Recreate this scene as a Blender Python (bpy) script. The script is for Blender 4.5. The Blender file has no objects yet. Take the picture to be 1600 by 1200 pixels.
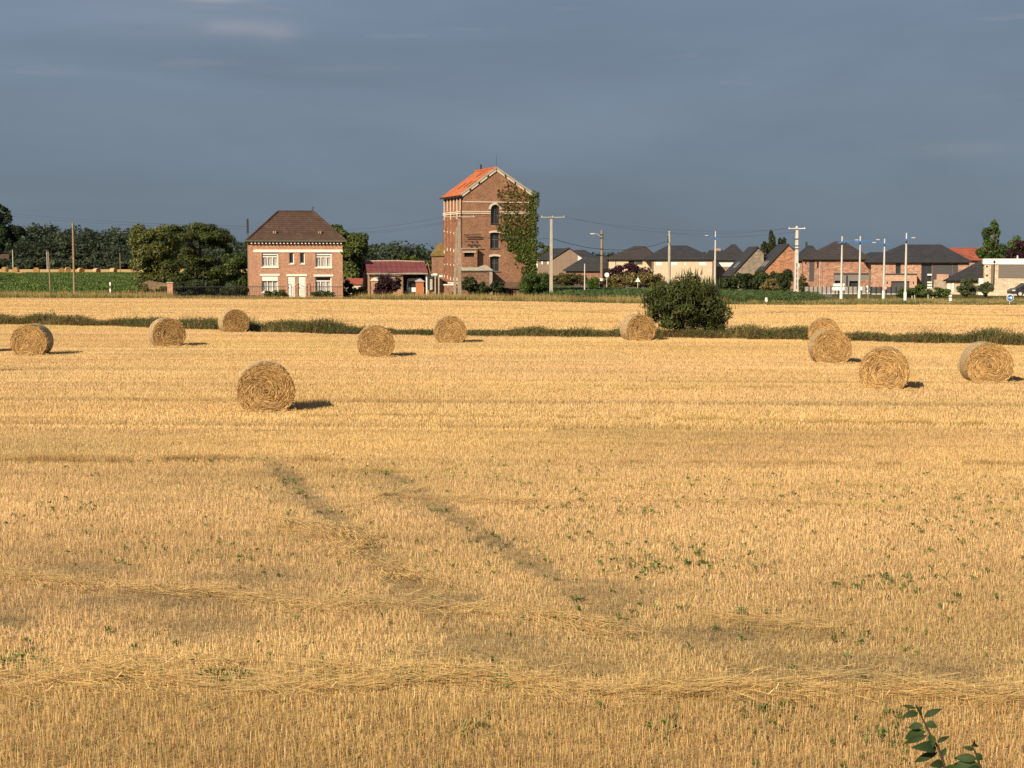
import bpy, math, random
import numpy as np
from mathutils import Vector, Matrix
rnd = random.Random(7)
rng = np.random.default_rng(11)
SC = bpy.context.scene
COL = SC.collection
# ------------------------------------------------------------------ camera
FPX, HORIZON, CAMZ = 2400.0, 402.0, 4.1          # focal length in photo pixels, horizon row, eye height (m)
PITCH = math.atan((600.0 - HORIZON) / FPX)
cam_data = bpy.data.cameras.new('camera')
cam_data.sensor_width = 36.0
cam_data.lens = 36.0 * FPX / 1600.0
cam_data.clip_start, cam_data.clip_end = 0.1, 20000.0
cam = bpy.data.objects.new('camera', cam_data)
COL.objects.link(cam)
cam.location = (0, 0, CAMZ)
cam.rotation_euler = (math.pi / 2 - PITCH, 0, 0)
SC.camera = cam
# ------------------------------------------------------------------ sun and sky
SUN_AZ = math.radians(36.0)        # how far to the left of straight behind the camera
SUN_EL = math.radians(30.5)
sd = bpy.data.lights.new('sun', 'SUN')
sd.energy, sd.angle, sd.color = 5.0, math.radians(0.55), (1.0, 0.83, 0.61)
sun = bpy.data.objects.new('sun', sd)
COL.objects.link(sun)
to_sun = Vector((-math.sin(SUN_AZ) * math.cos(SUN_EL), -math.cos(SUN_AZ) * math.cos(SUN_EL), math.sin(SUN_EL)))
sun.rotation_euler = to_sun.to_track_quat('Z', 'Y').to_euler()
world = bpy.data.worlds.new('World')
SC.world = world
world.use_nodes = True
def build_world():
    nt = world.node_tree
    N, L = nt.nodes, nt.links
    N.clear()
    out = N.new('ShaderNodeOutputWorld')
    bg = N.new('ShaderNodeBackground')
    L.new(bg.outputs[0], out.inputs[0])
    bg.inputs[1].default_value = 0.69
    sky = N.new('ShaderNodeTexSky')
    sky.sky_type = 'NISHITA'
    sky.sun_disc = False
    sky.sun_elevation = SUN_EL
    sky.sun_rotation = math.atan2(to_sun.x, to_sun.y)
    tc = N.new('ShaderNodeTexCoord')
    sep = N.new('ShaderNodeSeparateXYZ')
    L.new(tc.outputs['Generated'], sep.inputs[0])
    # storm cloud deck: slow blue-grey drift, drawn out sideways
    mp = N.new('ShaderNodeMapping')
    mp.inputs['Scale'].default_value = (2.2, 2.2, 9.0)
    L.new(tc.outputs['Generated'], mp.inputs[0])
    n1 = N.new('ShaderNodeTexNoise')
    n1.inputs['Scale'].default_value = 1.7
    n1.inputs['Detail'].default_value = 7.0
    n1.inputs['Roughness'].default_value = 0.52
    n1.inputs['Distortion'].default_value = 0.5
    L.new(mp.outputs[0], n1.inputs['Vector'])
    elev = N.new('ShaderNodeMapRange')
    elev.inputs['From Min'].default_value = 0.0
    elev.inputs['From Max'].default_value = 0.20
    L.new(sep.outputs['Z'], elev.inputs['Value'])
    ramp = N.new('ShaderNodeMix'); ramp.data_type = 'RGBA'
    ramp.inputs['A'].default_value = (0.142, 0.187, 0.238, 1)
    ramp.inputs['B'].default_value = (0.178, 0.233, 0.325, 1)
    L.new(elev.outputs[0], ramp.inputs['Factor'])
    nv = N.new('ShaderNodeMapRange')
    nv.inputs['From Min'].default_value = 0.3
    nv.inputs['From Max'].default_value = 0.7
    nv.inputs['To Min'].default_value = 0.87
    nv.inputs['To Max'].default_value = 1.13
    L.new(n1.outputs['Fac'], nv.inputs['Value'])
    mul = N.new('ShaderNodeMix'); mul.data_type = 'RGBA'; mul.blend_type = 'MULTIPLY'
    mul.inputs['Factor'].default_value = 1.0
    L.new(ramp.outputs['Result'], mul.inputs['A'])
    L.new(nv.outputs[0], mul.inputs['B'])
    # thin pale wisps below the deck
    mp2 = N.new('ShaderNodeMapping')
    mp2.inputs['Scale'].default_value = (5.0, 5.0, 38.0)
    mp2.inputs['Location'].default_value = (3.3, 0.4, 1.3)
    L.new(tc.outputs['Generated'], mp2.inputs[0])
    n2 = N.new('ShaderNodeTexNoise')
    n2.inputs['Scale'].default_value = 1.5
    n2.inputs['Detail'].default_value = 5.0
    n2.inputs['Roughness'].default_value = 0.6
    L.new(mp2.outputs[0], n2.inputs['Vector'])
    w = N.new('ShaderNodeMapRange')
    w.inputs['From Min'].default_value = 0.60
    w.inputs['From Max'].default_value = 0.80
    w.inputs['To Max'].default_value = 0.55
    L.new(n2.outputs['Fac'], w.inputs['Value'])
    high = N.new('ShaderNodeMapRange')
    high.inputs['From Min'].default_value = 0.07
    high.inputs['From Max'].default_value = 0.15
    L.new(sep.outputs['Z'], high.inputs['Value'])
    wm = N.new('ShaderNodeMath'); wm.operation = 'MULTIPLY'
    L.new(w.outputs[0], wm.inputs[0]); L.new(high.outputs[0], wm.inputs[1])
    wis = N.new('ShaderNodeMix'); wis.data_type = 'RGBA'
    wis.inputs['B'].default_value = (0.34, 0.33, 0.37, 1)
    L.new(wm.outputs[0], wis.inputs['Factor'])
    L.new(mul.outputs['Result'], wis.inputs['A'])
    # a few sunlit wisps hanging below the deck
    def mth(op, a, b):
        q = N.new('ShaderNodeMath'); q.operation = op
        for k, v in ((0, a), (1, b)):
            if isinstance(v, (int, float)): q.inputs[k].default_value = v
            else: L.new(v, q.inputs[k])
        return q.outputs[0]
    ux = mth('DIVIDE', sep.outputs['X'], mth('MAXIMUM', sep.outputs['Y'], 0.05)); uz = mth('DIVIDE', sep.outputs['Z'], mth('MAXIMUM', sep.outputs['Y'], 0.05))
    tot = None
    for px, py, a, b_, s in ((345, 1, 52, 8, 0.95), (372, 50, 48, 11, 0.42), (440, 56, 34, 14, 0.34), (540, 113, 90, 7, 0.09), (250, 20, 160, 40, 0.12), (1500, 235, 90, 12, 0.12), (1200, 515, 120, 14, 0.1)):
        dx = mth('DIVIDE', mth('SUBTRACT', ux, (px - 800) / FPX), a / FPX); dz = mth('DIVIDE', mth('SUBTRACT', uz, (HORIZON - py) / FPX), b_ / FPX)
        e = mth('POWER', 2.718, mth('MULTIPLY', mth('ADD', mth('MULTIPLY', dx, dx), mth('MULTIPLY', dz, dz)), -1.0))
        e = mth('MULTIPLY', e, s); tot = e if tot is None else mth('ADD', tot, e)
    tot = mth('MULTIPLY', tot, mth('ADD', mth('MULTIPLY', n2.outputs['Fac'], 1.6), -0.05))
    wi2 = N.new('ShaderNodeMix'); wi2.data_type = 'RGBA'; wi2.inputs['B'].default_value = (0.46, 0.43, 0.45, 1)
    L.new(tot, wi2.inputs['Factor']); L.new(wis.outputs['Result'], wi2.inputs['A']); wis = wi2
    # a little of the clear sky still comes through the deck
    sk = N.new('ShaderNodeMix'); sk.data_type = 'RGBA'; sk.blend_type = 'MULTIPLY'
    sk.inputs['Factor'].default_value = 1.0
    sk.inputs['B'].default_value = (0.06, 0.06, 0.06, 1)
    L.new(sky.outputs[0], sk.inputs['A'])
    mix = N.new('ShaderNodeMix'); mix.data_type = 'RGBA'
    mix.inputs['Factor'].default_value = 0.93
    L.new(sk.outputs['Result'], mix.inputs['A'])
    L.new(wis.outputs['Result'], mix.inputs['B'])
    L.new(mix.outputs['Result'], bg.inputs[0])
build_world()
vs = SC.view_settings
vs.view_transform, vs.look, vs.gamma, vs.exposure = 'Standard', 'None', 1.0, 0.62
vs.use_curve_mapping = False
cy = SC.cycles
cy.max_bounces, cy.diffuse_bounces, cy.glossy_bounces, cy.transmission_bounces, cy.transparent_max_bounces = 6, 3, 2, 4, 8
cy.use_denoising = False
cy.denoiser = 'OPENIMAGEDENOISE'
cy.denoising_prefilter = 'ACCURATE'
cy.denoising_input_passes = 'RGB_ALBEDO_NORMAL'
cy.use_adaptive_sampling = False
cy.sample_clamp_indirect = 4.0
SC.render.filter_size = 1.2

# ------------------------------------------------------------------ photo pixel -> world point helpers
FWD = Vector((0, math.cos(PITCH), -math.sin(PITCH)))
UPV = Vector((0, math.sin(PITCH), math.cos(PITCH)))
CAM = Vector((0, 0, CAMZ))
def ray(px, py):
    return FWD + Vector((1, 0, 0)) * ((px - 800) / FPX) + UPV * ((600 - py) / FPX)
def at(px, py, Y):
    d = ray(px, py); return CAM + d * (Y / d.y)
def gr(px, py, z=0.0):
    d = ray(px, py); return CAM + d * ((z - CAMZ) / d.z)
def gx(px, Y):                                   # ground point under photo column px at distance Y
    py = 600.0
    for _ in range(6):
        p = at(px, py, Y)
        py += (p.z) / Y * FPX * 0.97
    return at(px, py, Y).x
def project(P):                                  # numpy (N,3) -> photo pixels
    P = np.asarray(P, float) - np.array([0, 0, CAMZ])
    f = P @ np.array(FWD); u = P @ np.array(UPV)
    return 800 + P[:, 0] / f * FPX, 600 - u / f * FPX

# ------------------------------------------------------------------ object helpers
def tag(o, label=None, cat=None, group=None, kind=None):
    if label: o['label'] = label
    if cat: o['category'] = cat
    if group: o['group'] = group
    if kind: o['kind'] = kind
    return o
def empty(name, loc=(0, 0, 0), rz=0.0):
    o = bpy.data.objects.new(name, None)
    o.empty_display_size = 0.3
    COL.objects.link(o); o.location = loc; o.rotation_euler = (0, 0, rz)
    return o
def link(name, me, parent=None, mat=None):
    o = bpy.data.objects.new(name, me)
    COL.objects.link(o)
    if mat is not None and not me.materials: me.materials.append(mat)
    if parent is not None: o.parent = parent
    return o
def np_mesh(name, V, Fq, cols=None, smooth=False):
    """V (n,3), Fq (m,k) all the same size k; cols (n,3) point colours"""
    me = bpy.data.meshes.new(name)
    V = np.asarray(V, np.float32); Fq = np.asarray(Fq, np.int32)
    m, k = Fq.shape
    me.vertices.add(len(V)); me.vertices.foreach_set('co', V.ravel())
    me.loops.add(m * k); me.loops.foreach_set('vertex_index', Fq.ravel())
    me.polygons.add(m)
    me.polygons.foreach_set('loop_start', np.arange(0, m * k, k, dtype=np.int32))
    me.polygons.foreach_set('loop_total', np.full(m, k, np.int32))
    if smooth: me.polygons.foreach_set('use_smooth', np.ones(m, bool))
    me.update(calc_edges=True)
    if cols is not None:
        a = me.attributes.new('Col', 'FLOAT_COLOR', 'POINT')
        c = np.ones((len(V), 4), np.float32); c[:, :3] = cols
        a.data.foreach_set('color', c.ravel())
    return me
class MB:
    """collects faces; build() links them as ONE mesh object"""
    def __init__(s): s.v, s.f = [], []
    def poly(s, pts):
        i = len(s.v); s.v += [tuple(p) for p in pts]; s.f.append(tuple(range(i, i + len(pts)))); return s
    def box(s, x0, x1, y0, y1, z0, z1):
        i = len(s.v)
        s.v += [(x0,y0,z0),(x1,y0,z0),(x1,y1,z0),(x0,y1,z0),(x0,y0,z1),(x1,y0,z1),(x1,y1,z1),(x0,y1,z1)]
        s.f += [tuple(i + k for k in q) for q in ((0,3,2,1),(4,5,6,7),(0,1,5,4),(1,2,6,5),(2,3,7,6),(3,0,4,7))]
        return s
    def hexa(s, p):                                # 4 bottom points, 4 top points
        i = len(s.v); s.v += [tuple(q) for q in p]
        s.f += [tuple(i + k for k in q) for q in ((0,3,2,1),(4,5,6,7),(0,1,5,4),(1,2,6,5),(2,3,7,6),(3,0,4,7))]
        return s
    def prism(s, xz, y0, y1):                      # outline in the facade plane, given depth
        n, i = len(xz), len(s.v)
        s.v += [(x, y0, z) for x, z in xz] + [(x, y1, z) for x, z in xz]
        s.f.append(tuple(i + k for k in range(n))); s.f.append(tuple(i + n + k for k in reversed(range(n))))
        for k in range(n):
            a, b = i + k, i + (k + 1) % n
            s.f.append((b, a, a + n, b + n))
        return s
    def tube(s, pts, rad, n=8, caps=True):
        pts = [Vector(p) for p in pts]
        if not hasattr(rad, '__len__'): rad = [rad] * len(pts)
        base = len(s.v)
        for k, p in enumerate(pts):
            t = (pts[min(k + 1, len(pts) - 1)] - pts[max(k - 1, 0)]).normalized()
            a = t.cross(Vector((0, 1, 0.13)) if abs(t.y) < 0.9 else Vector((1, 0, 0.1))).normalized(); b = t.cross(a)
            for j in range(n):
                an = 2 * math.pi * j / n
                s.v.append(tuple(p + (a * math.cos(an) + b * math.sin(an)) * rad[k]))
        for k in range(len(pts) - 1):
            for j in range(n):
                q = base + k * n
                s.f.append((q + j, q + (j + 1) % n, q + n + (j + 1) % n, q + n + j))
        if caps:
            s.f.append(tuple(base + j for j in reversed(range(n))))
            s.f.append(tuple(base + (len(pts) - 1) * n + j for j in range(n)))
        return s
    def disc(s, c, r, y0, y1, n=20):               # upright disc facing -y
        return s.prism([(c[0] + r * math.cos(2*math.pi*k/n), c[1] + r * math.sin(2*math.pi*k/n)) for k in range(n)], y0, y1)
    def wall(s, u0, u1, z0, z1, y, holes=(), reveal=0.16):
        """a facade with real openings: front sheet split round the holes plus their reveals"""
        us = sorted({u0, u1, *[h[0] for h in holes], *[h[1] for h in holes]})
        zs = sorted({z0, z1, *[h[2] for h in holes], *[h[3] for h in holes]})
        for a, b in zip(us, us[1:]):
            for c, d in zip(zs, zs[1:]):
                m, n = (a + b) / 2, (c + d) / 2
                if m < u0 or m > u1 or n < z0 or n > z1: continue
                if any(h[0] < m < h[1] and h[2] < n < h[3] for h in holes): continue
                s.poly([(a, y, c), (b, y, c), (b, y, d), (a, y, d)])
        for a, b, c, d in [h[:4] for h in holes]:
            e = y + reveal
            s.poly([(a, y, c), (a, y, d), (a, e, d), (a, e, c)]); s.poly([(b, y, d), (b, y, c), (b, e, c), (b, e, d)])
            s.poly([(a, y, d), (b, y, d), (b, e, d), (a, e, d)]); s.poly([(b, y, c), (a, y, c), (a, e, c), (b, e, c)])
        return s
    def mesh(s, name, mat=None, smooth=False):
        me = bpy.data.meshes.new(name)
        me.from_pydata(s.v, [], s.f)
        if smooth: me.polygons.foreach_set('use_smooth', [True] * len(me.polygons))
        if mat is not None: me.materials.append(mat)
        me.update(); return me
    def build(s, name, mat, parent=None, smooth=False):
        return link(name, s.mesh(name, mat, smooth), parent)

# ------------------------------------------------------------------ materials
MATS = {}
def _new(name):
    m = bpy.data.materials.new(name); m.use_nodes = True
    return m, m.node_tree.nodes, m.node_tree.links, m.node_tree.nodes['Principled BSDF']
def plain(name, col, rough=0.7, spec=0.3, var=0.12, scale=3.0, metal=0.0):
    """painted / plain surface with a little uneven weathering"""
    if name in MATS: return MATS[name]
    m, N, L, b = _new(name)
    tc = N.new('ShaderNodeTexCoord')
    n = N.new('ShaderNodeTexNoise'); n.inputs['Scale'].default_value = scale; n.inputs['Detail'].default_value = 5
    n.inputs['Roughness'].default_value = 0.65
    L.new(tc.outputs['Object'], n.inputs['Vector'])
    r = N.new('ShaderNodeMapRange')
    r.inputs['From Min'].default_value, r.inputs['From Max'].default_value = 0.3, 0.7
    r.inputs['To Min'].default_value, r.inputs['To Max'].default_value = 1 - var, 1 + var
    L.new(n.outputs['Fac'], r.inputs['Value'])
    mx = N.new('ShaderNodeMix'); mx.data_type = 'RGBA'; mx.blend_type = 'MULTIPLY'; mx.inputs['Factor'].default_value = 1
    mx.inputs['A'].default_value = (*col, 1)
    L.new(r.outputs[0], mx.inputs['B'])
    L.new(mx.outputs['Result'], b.inputs['Base Color'])
    b.inputs['Roughness'].default_value = rough; b.inputs['Specular IOR Level'].default_value = spec
    b.inputs['Metallic'].default_value = metal
    MATS[name] = m
    return m
def brick(name, c1, c2, mortar, bw=0.23, bh=0.075, blotch=(0.75, 1.2), msize=0.012, bscale=1.3):
    if name in MATS: return MATS[name]
    m, N, L, b = _new(name)
    tc = N.new('ShaderNodeTexCoord'); sp = N.new('ShaderNodeSeparateXYZ'); L.new(tc.outputs['Object'], sp.inputs[0])
    ad = N.new('ShaderNodeMath'); ad.operation = 'ADD'; L.new(sp.outputs['X'], ad.inputs[0]); L.new(sp.outputs['Y'], ad.inputs[1])
    cb = N.new('ShaderNodeCombineXYZ'); L.new(ad.outputs[0], cb.inputs[0]); L.new(sp.outputs['Z'], cb.inputs[1])
    t = N.new('ShaderNodeTexBrick')
    t.inputs['Scale'].default_value = 1.0; t.inputs['Brick Width'].default_value = bw; t.inputs['Row Height'].default_value = bh
    t.inputs['Mortar Size'].default_value = msize; t.inputs['Bias'].default_value = 0.0
    t.inputs['Color1'].default_value = (*c1, 1); t.inputs['Color2'].default_value = (*c2, 1); t.inputs['Mortar'].default_value = (*mortar, 1)
    L.new(cb.outputs[0], t.inputs['Vector'])
    def noise(sc, lo, hi, detail):
        n = N.new('ShaderNodeTexNoise'); n.inputs['Scale'].default_value = sc; n.inputs['Detail'].default_value = detail
        n.inputs['Roughness'].default_value = 0.7
        L.new(tc.outputs['Object'], n.inputs['Vector'])
        r = N.new('ShaderNodeMapRange'); r.inputs['From Min'].default_value, r.inputs['From Max'].default_value = 0.3, 0.7
        r.inputs['To Min'].default_value, r.inputs['To Max'].default_value = lo, hi
        L.new(n.outputs['Fac'], r.inputs['Value']); return r.outputs[0]
    x = t.outputs['Color']
    for o in (noise(bscale, *blotch, 5), noise(6.5, blotch[0] * 0.92, blotch[1] * 1.08, 2)):
        mx = N.new('ShaderNodeMix'); mx.data_type = 'RGBA'; mx.blend_type = 'MULTIPLY'; mx.inputs['Factor'].default_value = 1
        L.new(x, mx.inputs['A']); L.new(o, mx.inputs['B']); x = mx.outputs['Result']
    L.new(x, b.inputs['Base Color'])
    bp = N.new('ShaderNodeBump'); bp.inputs['Strength'].default_value = 0.5; bp.inputs['Distance'].default_value = 0.02
    L.new(t.outputs['Fac'], bp.inputs['Height']); bp.invert = True
    L.new(bp.outputs[0], b.inputs['Normal'])
    b.inputs['Roughness'].default_value = 0.9; b.inputs['Specular IOR Level'].default_value = 0.15
    MATS[name] = m
    return m
def roofing(name, c1, c2, course=0.32, tile=0.24, gap=(0.02, 0.02, 0.02), rough=0.75, blotch=(0.8, 1.18)):
    """roof tiles: courses follow the height, joints the run of the eave"""
    if name in MATS: return MATS[name]
    m = brick(name, c1, c2, gap, tile, course * 0.66, blotch, 0.016, 0.9)
    b = m.node_tree.nodes['Principled BSDF']
    b.inputs['Roughness'].default_value = rough; b.inputs['Specular IOR Level'].default_value = 0.25
    return m
def leafmat(name, trans=0.3, rough=0.55, spec=0.25, tint=False, coltrans=(1.05, 1.1, 0.5)):
    """colour from the leaf's own attribute; optional per-patch tint of scattered plants"""
    if name in MATS: return MATS[name]
    m, N, L, b = _new(name)
    a = N.new('ShaderNodeAttribute'); a.attribute_name = 'Col'
    x = a.outputs['Color']
    if tint:
        ti = N.new('ShaderNodeAttribute'); ti.attribute_name = 'tint'; ti.attribute_type = 'INSTANCER'
        mx = N.new('ShaderNodeMix'); mx.data_type = 'RGBA'; mx.blend_type = 'MULTIPLY'; mx.inputs['Factor'].default_value = 1
        L.new(x, mx.inputs['A']); L.new(ti.outputs['Color'], mx.inputs['B']); x = mx.outputs['Result']
    L.new(x, b.inputs['Base Color'])
    b.inputs['Roughness'].default_value = rough; b.inputs['Specular IOR Level'].default_value = spec
    tr = N.new('ShaderNodeBsdfTranslucent')
    tm = N.new('ShaderNodeMix'); tm.data_type = 'RGBA'; tm.blend_type = 'MULTIPLY'; tm.inputs['Factor'].default_value = 1
    tm.inputs['B'].default_value = (*coltrans, 1); L.new(x, tm.inputs['A']); L.new(tm.outputs['Result'], tr.inputs['Color'])
    ms = N.new('ShaderNodeMixShader'); ms.inputs[0].default_value = trans
    L.new(b.outputs[0], ms.inputs[1]); L.new(tr.outputs[0], ms.inputs[2])
    L.new(ms.outputs[0], N['Material Output'].inputs[0])
    MATS[name] = m
    return m
def glassmat(name='window_glass', dark=(0.03, 0.035, 0.04), clear=0.0):
    if name in MATS: return MATS[name]
    m, N, L, b = _new(name)
    b.inputs['Base Color'].default_value = (*dark, 1); b.inputs['Roughness'].default_value = 0.12; b.inputs['Specular IOR Level'].default_value = 0.5
    if clear:
        tr = N.new('ShaderNodeBsdfTransparent'); ms = N.new('ShaderNodeMixShader'); ms.inputs[0].default_value = clear
        L.new(b.outputs[0], ms.inputs[1]); L.new(tr.outputs[0], ms.inputs[2]); L.new(ms.outputs[0], N['Material Output'].inputs[0])
    MATS[name] = m
    return m
LEAF = leafmat('leaf', 0.38)
PLANT = leafmat('field_plant', 0.25, tint=True)
STRAW = leafmat('straw', 0.12, rough=0.6, spec=0.25, tint=True, coltrans=(1.0, 0.95, 0.8))
BALE = leafmat('bale_straw', 0.06, rough=0.65, spec=0.2, coltrans=(1.0, 0.95, 0.8))
WHITE = plain('white_paint', (0.78, 0.75, 0.68), 0.55, var=0.06)
CREAM = plain('cream_stone', (0.60, 0.53, 0.43), 0.8, var=0.12, scale=5)
DARK = plain('painted_void', (0.012, 0.012, 0.013), 0.9, 0.1)  # near-black colour standing in for the shade of unlit openings
ANTHRA = plain('anthracite_panel', (0.055, 0.055, 0.06), 0.6, var=0.08)
BARK = plain('bark', (0.10, 0.075, 0.05), 0.95, 0.1, var=0.35, scale=6)
WOODPOLE = plain('weathered_wood', (0.24, 0.18, 0.12), 0.9, 0.15, var=0.25, scale=4)
CONCRETE = plain('concrete', (0.36, 0.33, 0.27), 0.9, 0.15, var=0.2, scale=3)
PALECON = plain('pale_concrete', (0.52, 0.50, 0.45), 0.85, 0.2, var=0.12, scale=3)
IRON = plain('black_iron', (0.02, 0.02, 0.022), 0.55, 0.4)
GLASS = glassmat()
# ------------------------------------------------------------------ ground
def ground_material():
    m, N, L, b = _new('ground_soil')
    tc = N.new('ShaderNodeTexCoord')
    def noise(sc, det=5, vec=None, rough=0.6):
        n = N.new('ShaderNodeTexNoise'); n.inputs['Scale'].default_value = sc; n.inputs['Detail'].default_value = det
        n.inputs['Roughness'].default_value = rough
        L.new(vec or tc.outputs['Object'], n.inputs['Vector']); return n.outputs['Fac']
    cr = N.new('ShaderNodeValToRGB')
    cr.color_ramp.elements[0].color = (0.20, 0.125, 0.055, 1); cr.color_ramp.elements[0].position = 0.32
    cr.color_ramp.elements[1].color = (0.50, 0.335, 0.135, 1); cr.color_ramp.elements[1].position = 0.62
    L.new(noise(14, 8, rough=0.75), cr.inputs[0])
    mx = N.new('ShaderNodeMix'); mx.data_type = 'RGBA'; mx.blend_type = 'MULTIPLY'; mx.inputs['Factor'].default_value = 1
    r = N.new('ShaderNodeMapRange'); r.inputs['From Min'].default_value, r.inputs['From Max'].default_value = 0.3, 0.7
    r.inputs['To Min'].default_value, r.inputs['To Max'].default_value = 0.82, 1.15
    L.new(noise(0.25, 4), r.inputs['Value'])
    L.new(cr.outputs[0], mx.inputs['A']); L.new(r.outputs[0], mx.inputs['B'])
    L.new(mx.outputs['Result'], b.inputs['Base Color'])
    b.inputs['Roughness'].default_value = 0.95; b.inputs['Specular IOR Level'].default_value = 0.1
    bp = N.new('ShaderNodeBump'); bp.inputs['Strength'].default_value = 0.6; bp.inputs['Distance'].default_value = 0.04
    L.new(noise(22, 4), bp.inputs['Height']); L.new(bp.outputs[0], b.inputs['Normal'])
    return m
GR = ground_material()
o = MB().poly([(-2900, -50, 0), (2900, -50, 0), (2900, 4900, 0), (-2900, 4900, 0)]).build('ground', GR); tag(o, kind='structure')
def sheet(name, pts, mat, z):
    o = MB().poly([(x, y, z) for x, y in pts]).build(name, mat); tag(o, kind='structure'); return o
TURF = plain('turf_ground', (0.085, 0.085, 0.03), 0.95, 0.1, var=0.4, scale=0.8)
BEETSOIL = plain('beet_field_ground', (0.035, 0.055, 0.018), 0.95, 0.1, var=0.3, scale=0.5)
ASPH = plain('road_asphalt', (0.16, 0.15, 0.14), 0.9, 0.2, var=0.12, scale=0.6)
# field edge: verge line between stubble and gardens (world x -> y)
EDGE = [(-140, 160), (-49, 153), (-34, 151), (-6, 145), (11, 135), (22, 131), (44, 131), (140, 131)]
DITCH = [(gr(px, py).x, gr(px, py).y) for px, py in ((-260, 500), (0, 507), (200, 511), (400, 519), (600, 523.5), (900, 527.5), (1140, 529), (1400, 535), (1600, 540), (1860, 548))]
def edge_y(x, line=EDGE):
    return float(np.interp(x, [p[0] for p in line], [p[1] for p in line]))
sheet('verge', [(x, y) for x, y in EDGE] + [(400, 131), (400, 900), (-400, 900), (-400, 170)], TURF, 0.004)
sheet('beet_field', [(-33, 157), (-120, 164), (-260, 380), (-56, 380), (-38, 205)], BEETSOIL, 0.008)
FARSTRAW = plain('far_stubble', (0.52, 0.35, 0.15), 0.95, 0.1, var=0.15, scale=0.3)
sheet('far_field', [(-58, 380), (-300, 380), (-300, 600), (-58, 600)], FARSTRAW, 0.012)
# road behind the crop, curving in from the estate
ra, rb = [(865, 442.5), (930, 444.5), (1000, 447.5), (1150, 452), (1300, 455)], [(865, 446), (930, 449), (1000, 453.5), (1150, 460), (1300, 464)]
road_pts = [(-40, 262), (-4, 246)] + [(gr(*p).x, gr(*p).y) for p in ra] + [(gr(*p).x, gr(*p).y) for p in reversed(rb)] + [(-4, 226), (-40, 240)]
sheet('road', road_pts, ASPH, 0.016)

# ------------------------------------------------------------------ scatter of uncountable plants (one object each)
def scatter(name, label, cat, protos, P, rot, scl, idx, tint, mat, kind='stuff'):
    src = bpy.data.collections.new(name + '_source')
    for i, me in enumerate(protos):
        if not me.materials: me.materials.append(mat)
        src.objects.link(bpy.data.objects.new('%s_patch_%02d' % (name, i), me))
    P = np.asarray(P, np.float32); n = len(P)
    me = bpy.data.meshes.new(name); me.vertices.add(n); me.vertices.foreach_set('co', P.ravel())
    def attr(nm, typ, dat, key):
        a = me.attributes.new(nm, typ, 'POINT'); a.data.foreach_set(key, np.asarray(dat).ravel())
    attr('idx', 'INT', np.asarray(idx, np.int32), 'value')
    R = np.zeros((n, 3), np.float32); R[:, 2] = rot; attr('rot', 'FLOAT_VECTOR', R, 'vector')
    S = np.asarray(scl, np.float32)
    if S.ndim == 1: S = np.stack([S] * 3, 1)
    attr('scl', 'FLOAT_VECTOR', S, 'vector')
    T = np.ones((n, 4), np.float32); T[:, :3] = tint; attr('tint', 'FLOAT_COLOR', T, 'color')
    me.update()
    o = link(name, me, None, mat); tag(o, label, cat, kind=kind)
    ng = bpy.data.node_groups.new(name + '_nodes', 'GeometryNodeTree')
    ng.interface.new_socket('Geometry', in_out='INPUT', socket_type='NodeSocketGeometry')
    ng.interface.new_socket('Geometry', in_out='OUTPUT', socket_type='NodeSocketGeometry')
    N, L = ng.nodes, ng.links
    gi, go = N.new('NodeGroupInput'), N.new('NodeGroupOutput')
    ci = N.new('GeometryNodeCollectionInfo'); ci.inputs['Collection'].default_value = src
    ci.inputs['Separate Children'].default_value = True; ci.inputs['Reset Children'].default_value = True
    ip = N.new('GeometryNodeInstanceOnPoints'); ip.inputs['Pick Instance'].default_value = True
    def named(nm, typ):
        a = N.new('GeometryNodeInputNamedAttribute'); a.data_type = typ; a.inputs['Name'].default_value = nm; return a.outputs['Attribute']
    L.new(gi.outputs[0], ip.inputs['Points']); L.new(ci.outputs[0], ip.inputs['Instance'])
    L.new(named('idx', 'INT'), ip.inputs['Instance Index'])
    L.new(named('rot', 'FLOAT_VECTOR'), ip.inputs['Rotation']); L.new(named('scl', 'FLOAT_VECTOR'), ip.inputs['Scale'])
    L.new(ip.outputs[0], go.inputs[0])
    md = o.modifiers.new('scatter', 'NODES'); md.node_group = ng
    return o

def blades(P, yaw, lean, leandir, h, w, cols, topw=0.7):
    """upright flat stalks: one quad each"""
    n = len(P)
    side = np.stack([np.cos(yaw), np.sin(yaw), np.zeros(n)], 1) * (w / 2)[:, None]
    up = np.stack([np.cos(leandir) * np.sin(lean), np.sin(leandir) * np.sin(lean), np.cos(lean)], 1) * h[:, None]
    V = np.stack([P - side, P + side, P + up + side * topw, P + up - side * topw], 1).reshape(-1, 3)
    return V, np.arange(4 * n).reshape(n, 4), np.repeat(cols, 4, 0)
def straw_cols(n, r):
    base = np.array([0.615, 0.43, 0.203])
    v = r.normal(1.0, 0.17, n).clip(0.5, 1.4)[:, None]
    c = base * v
    br = r.random(n) < 0.16
    c[br] *= np.array([0.62, 0.52, 0.42])
    pale = r.random(n) < 0.14
    c[pale] = c[pale] * np.array([1.12, 1.22, 1.45])
    gy = r.random(n) < 0.06
    c[gy] = np.array([0.33, 0.30, 0.11]) * v[gy]
    return c.clip(0, 0.85)
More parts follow.
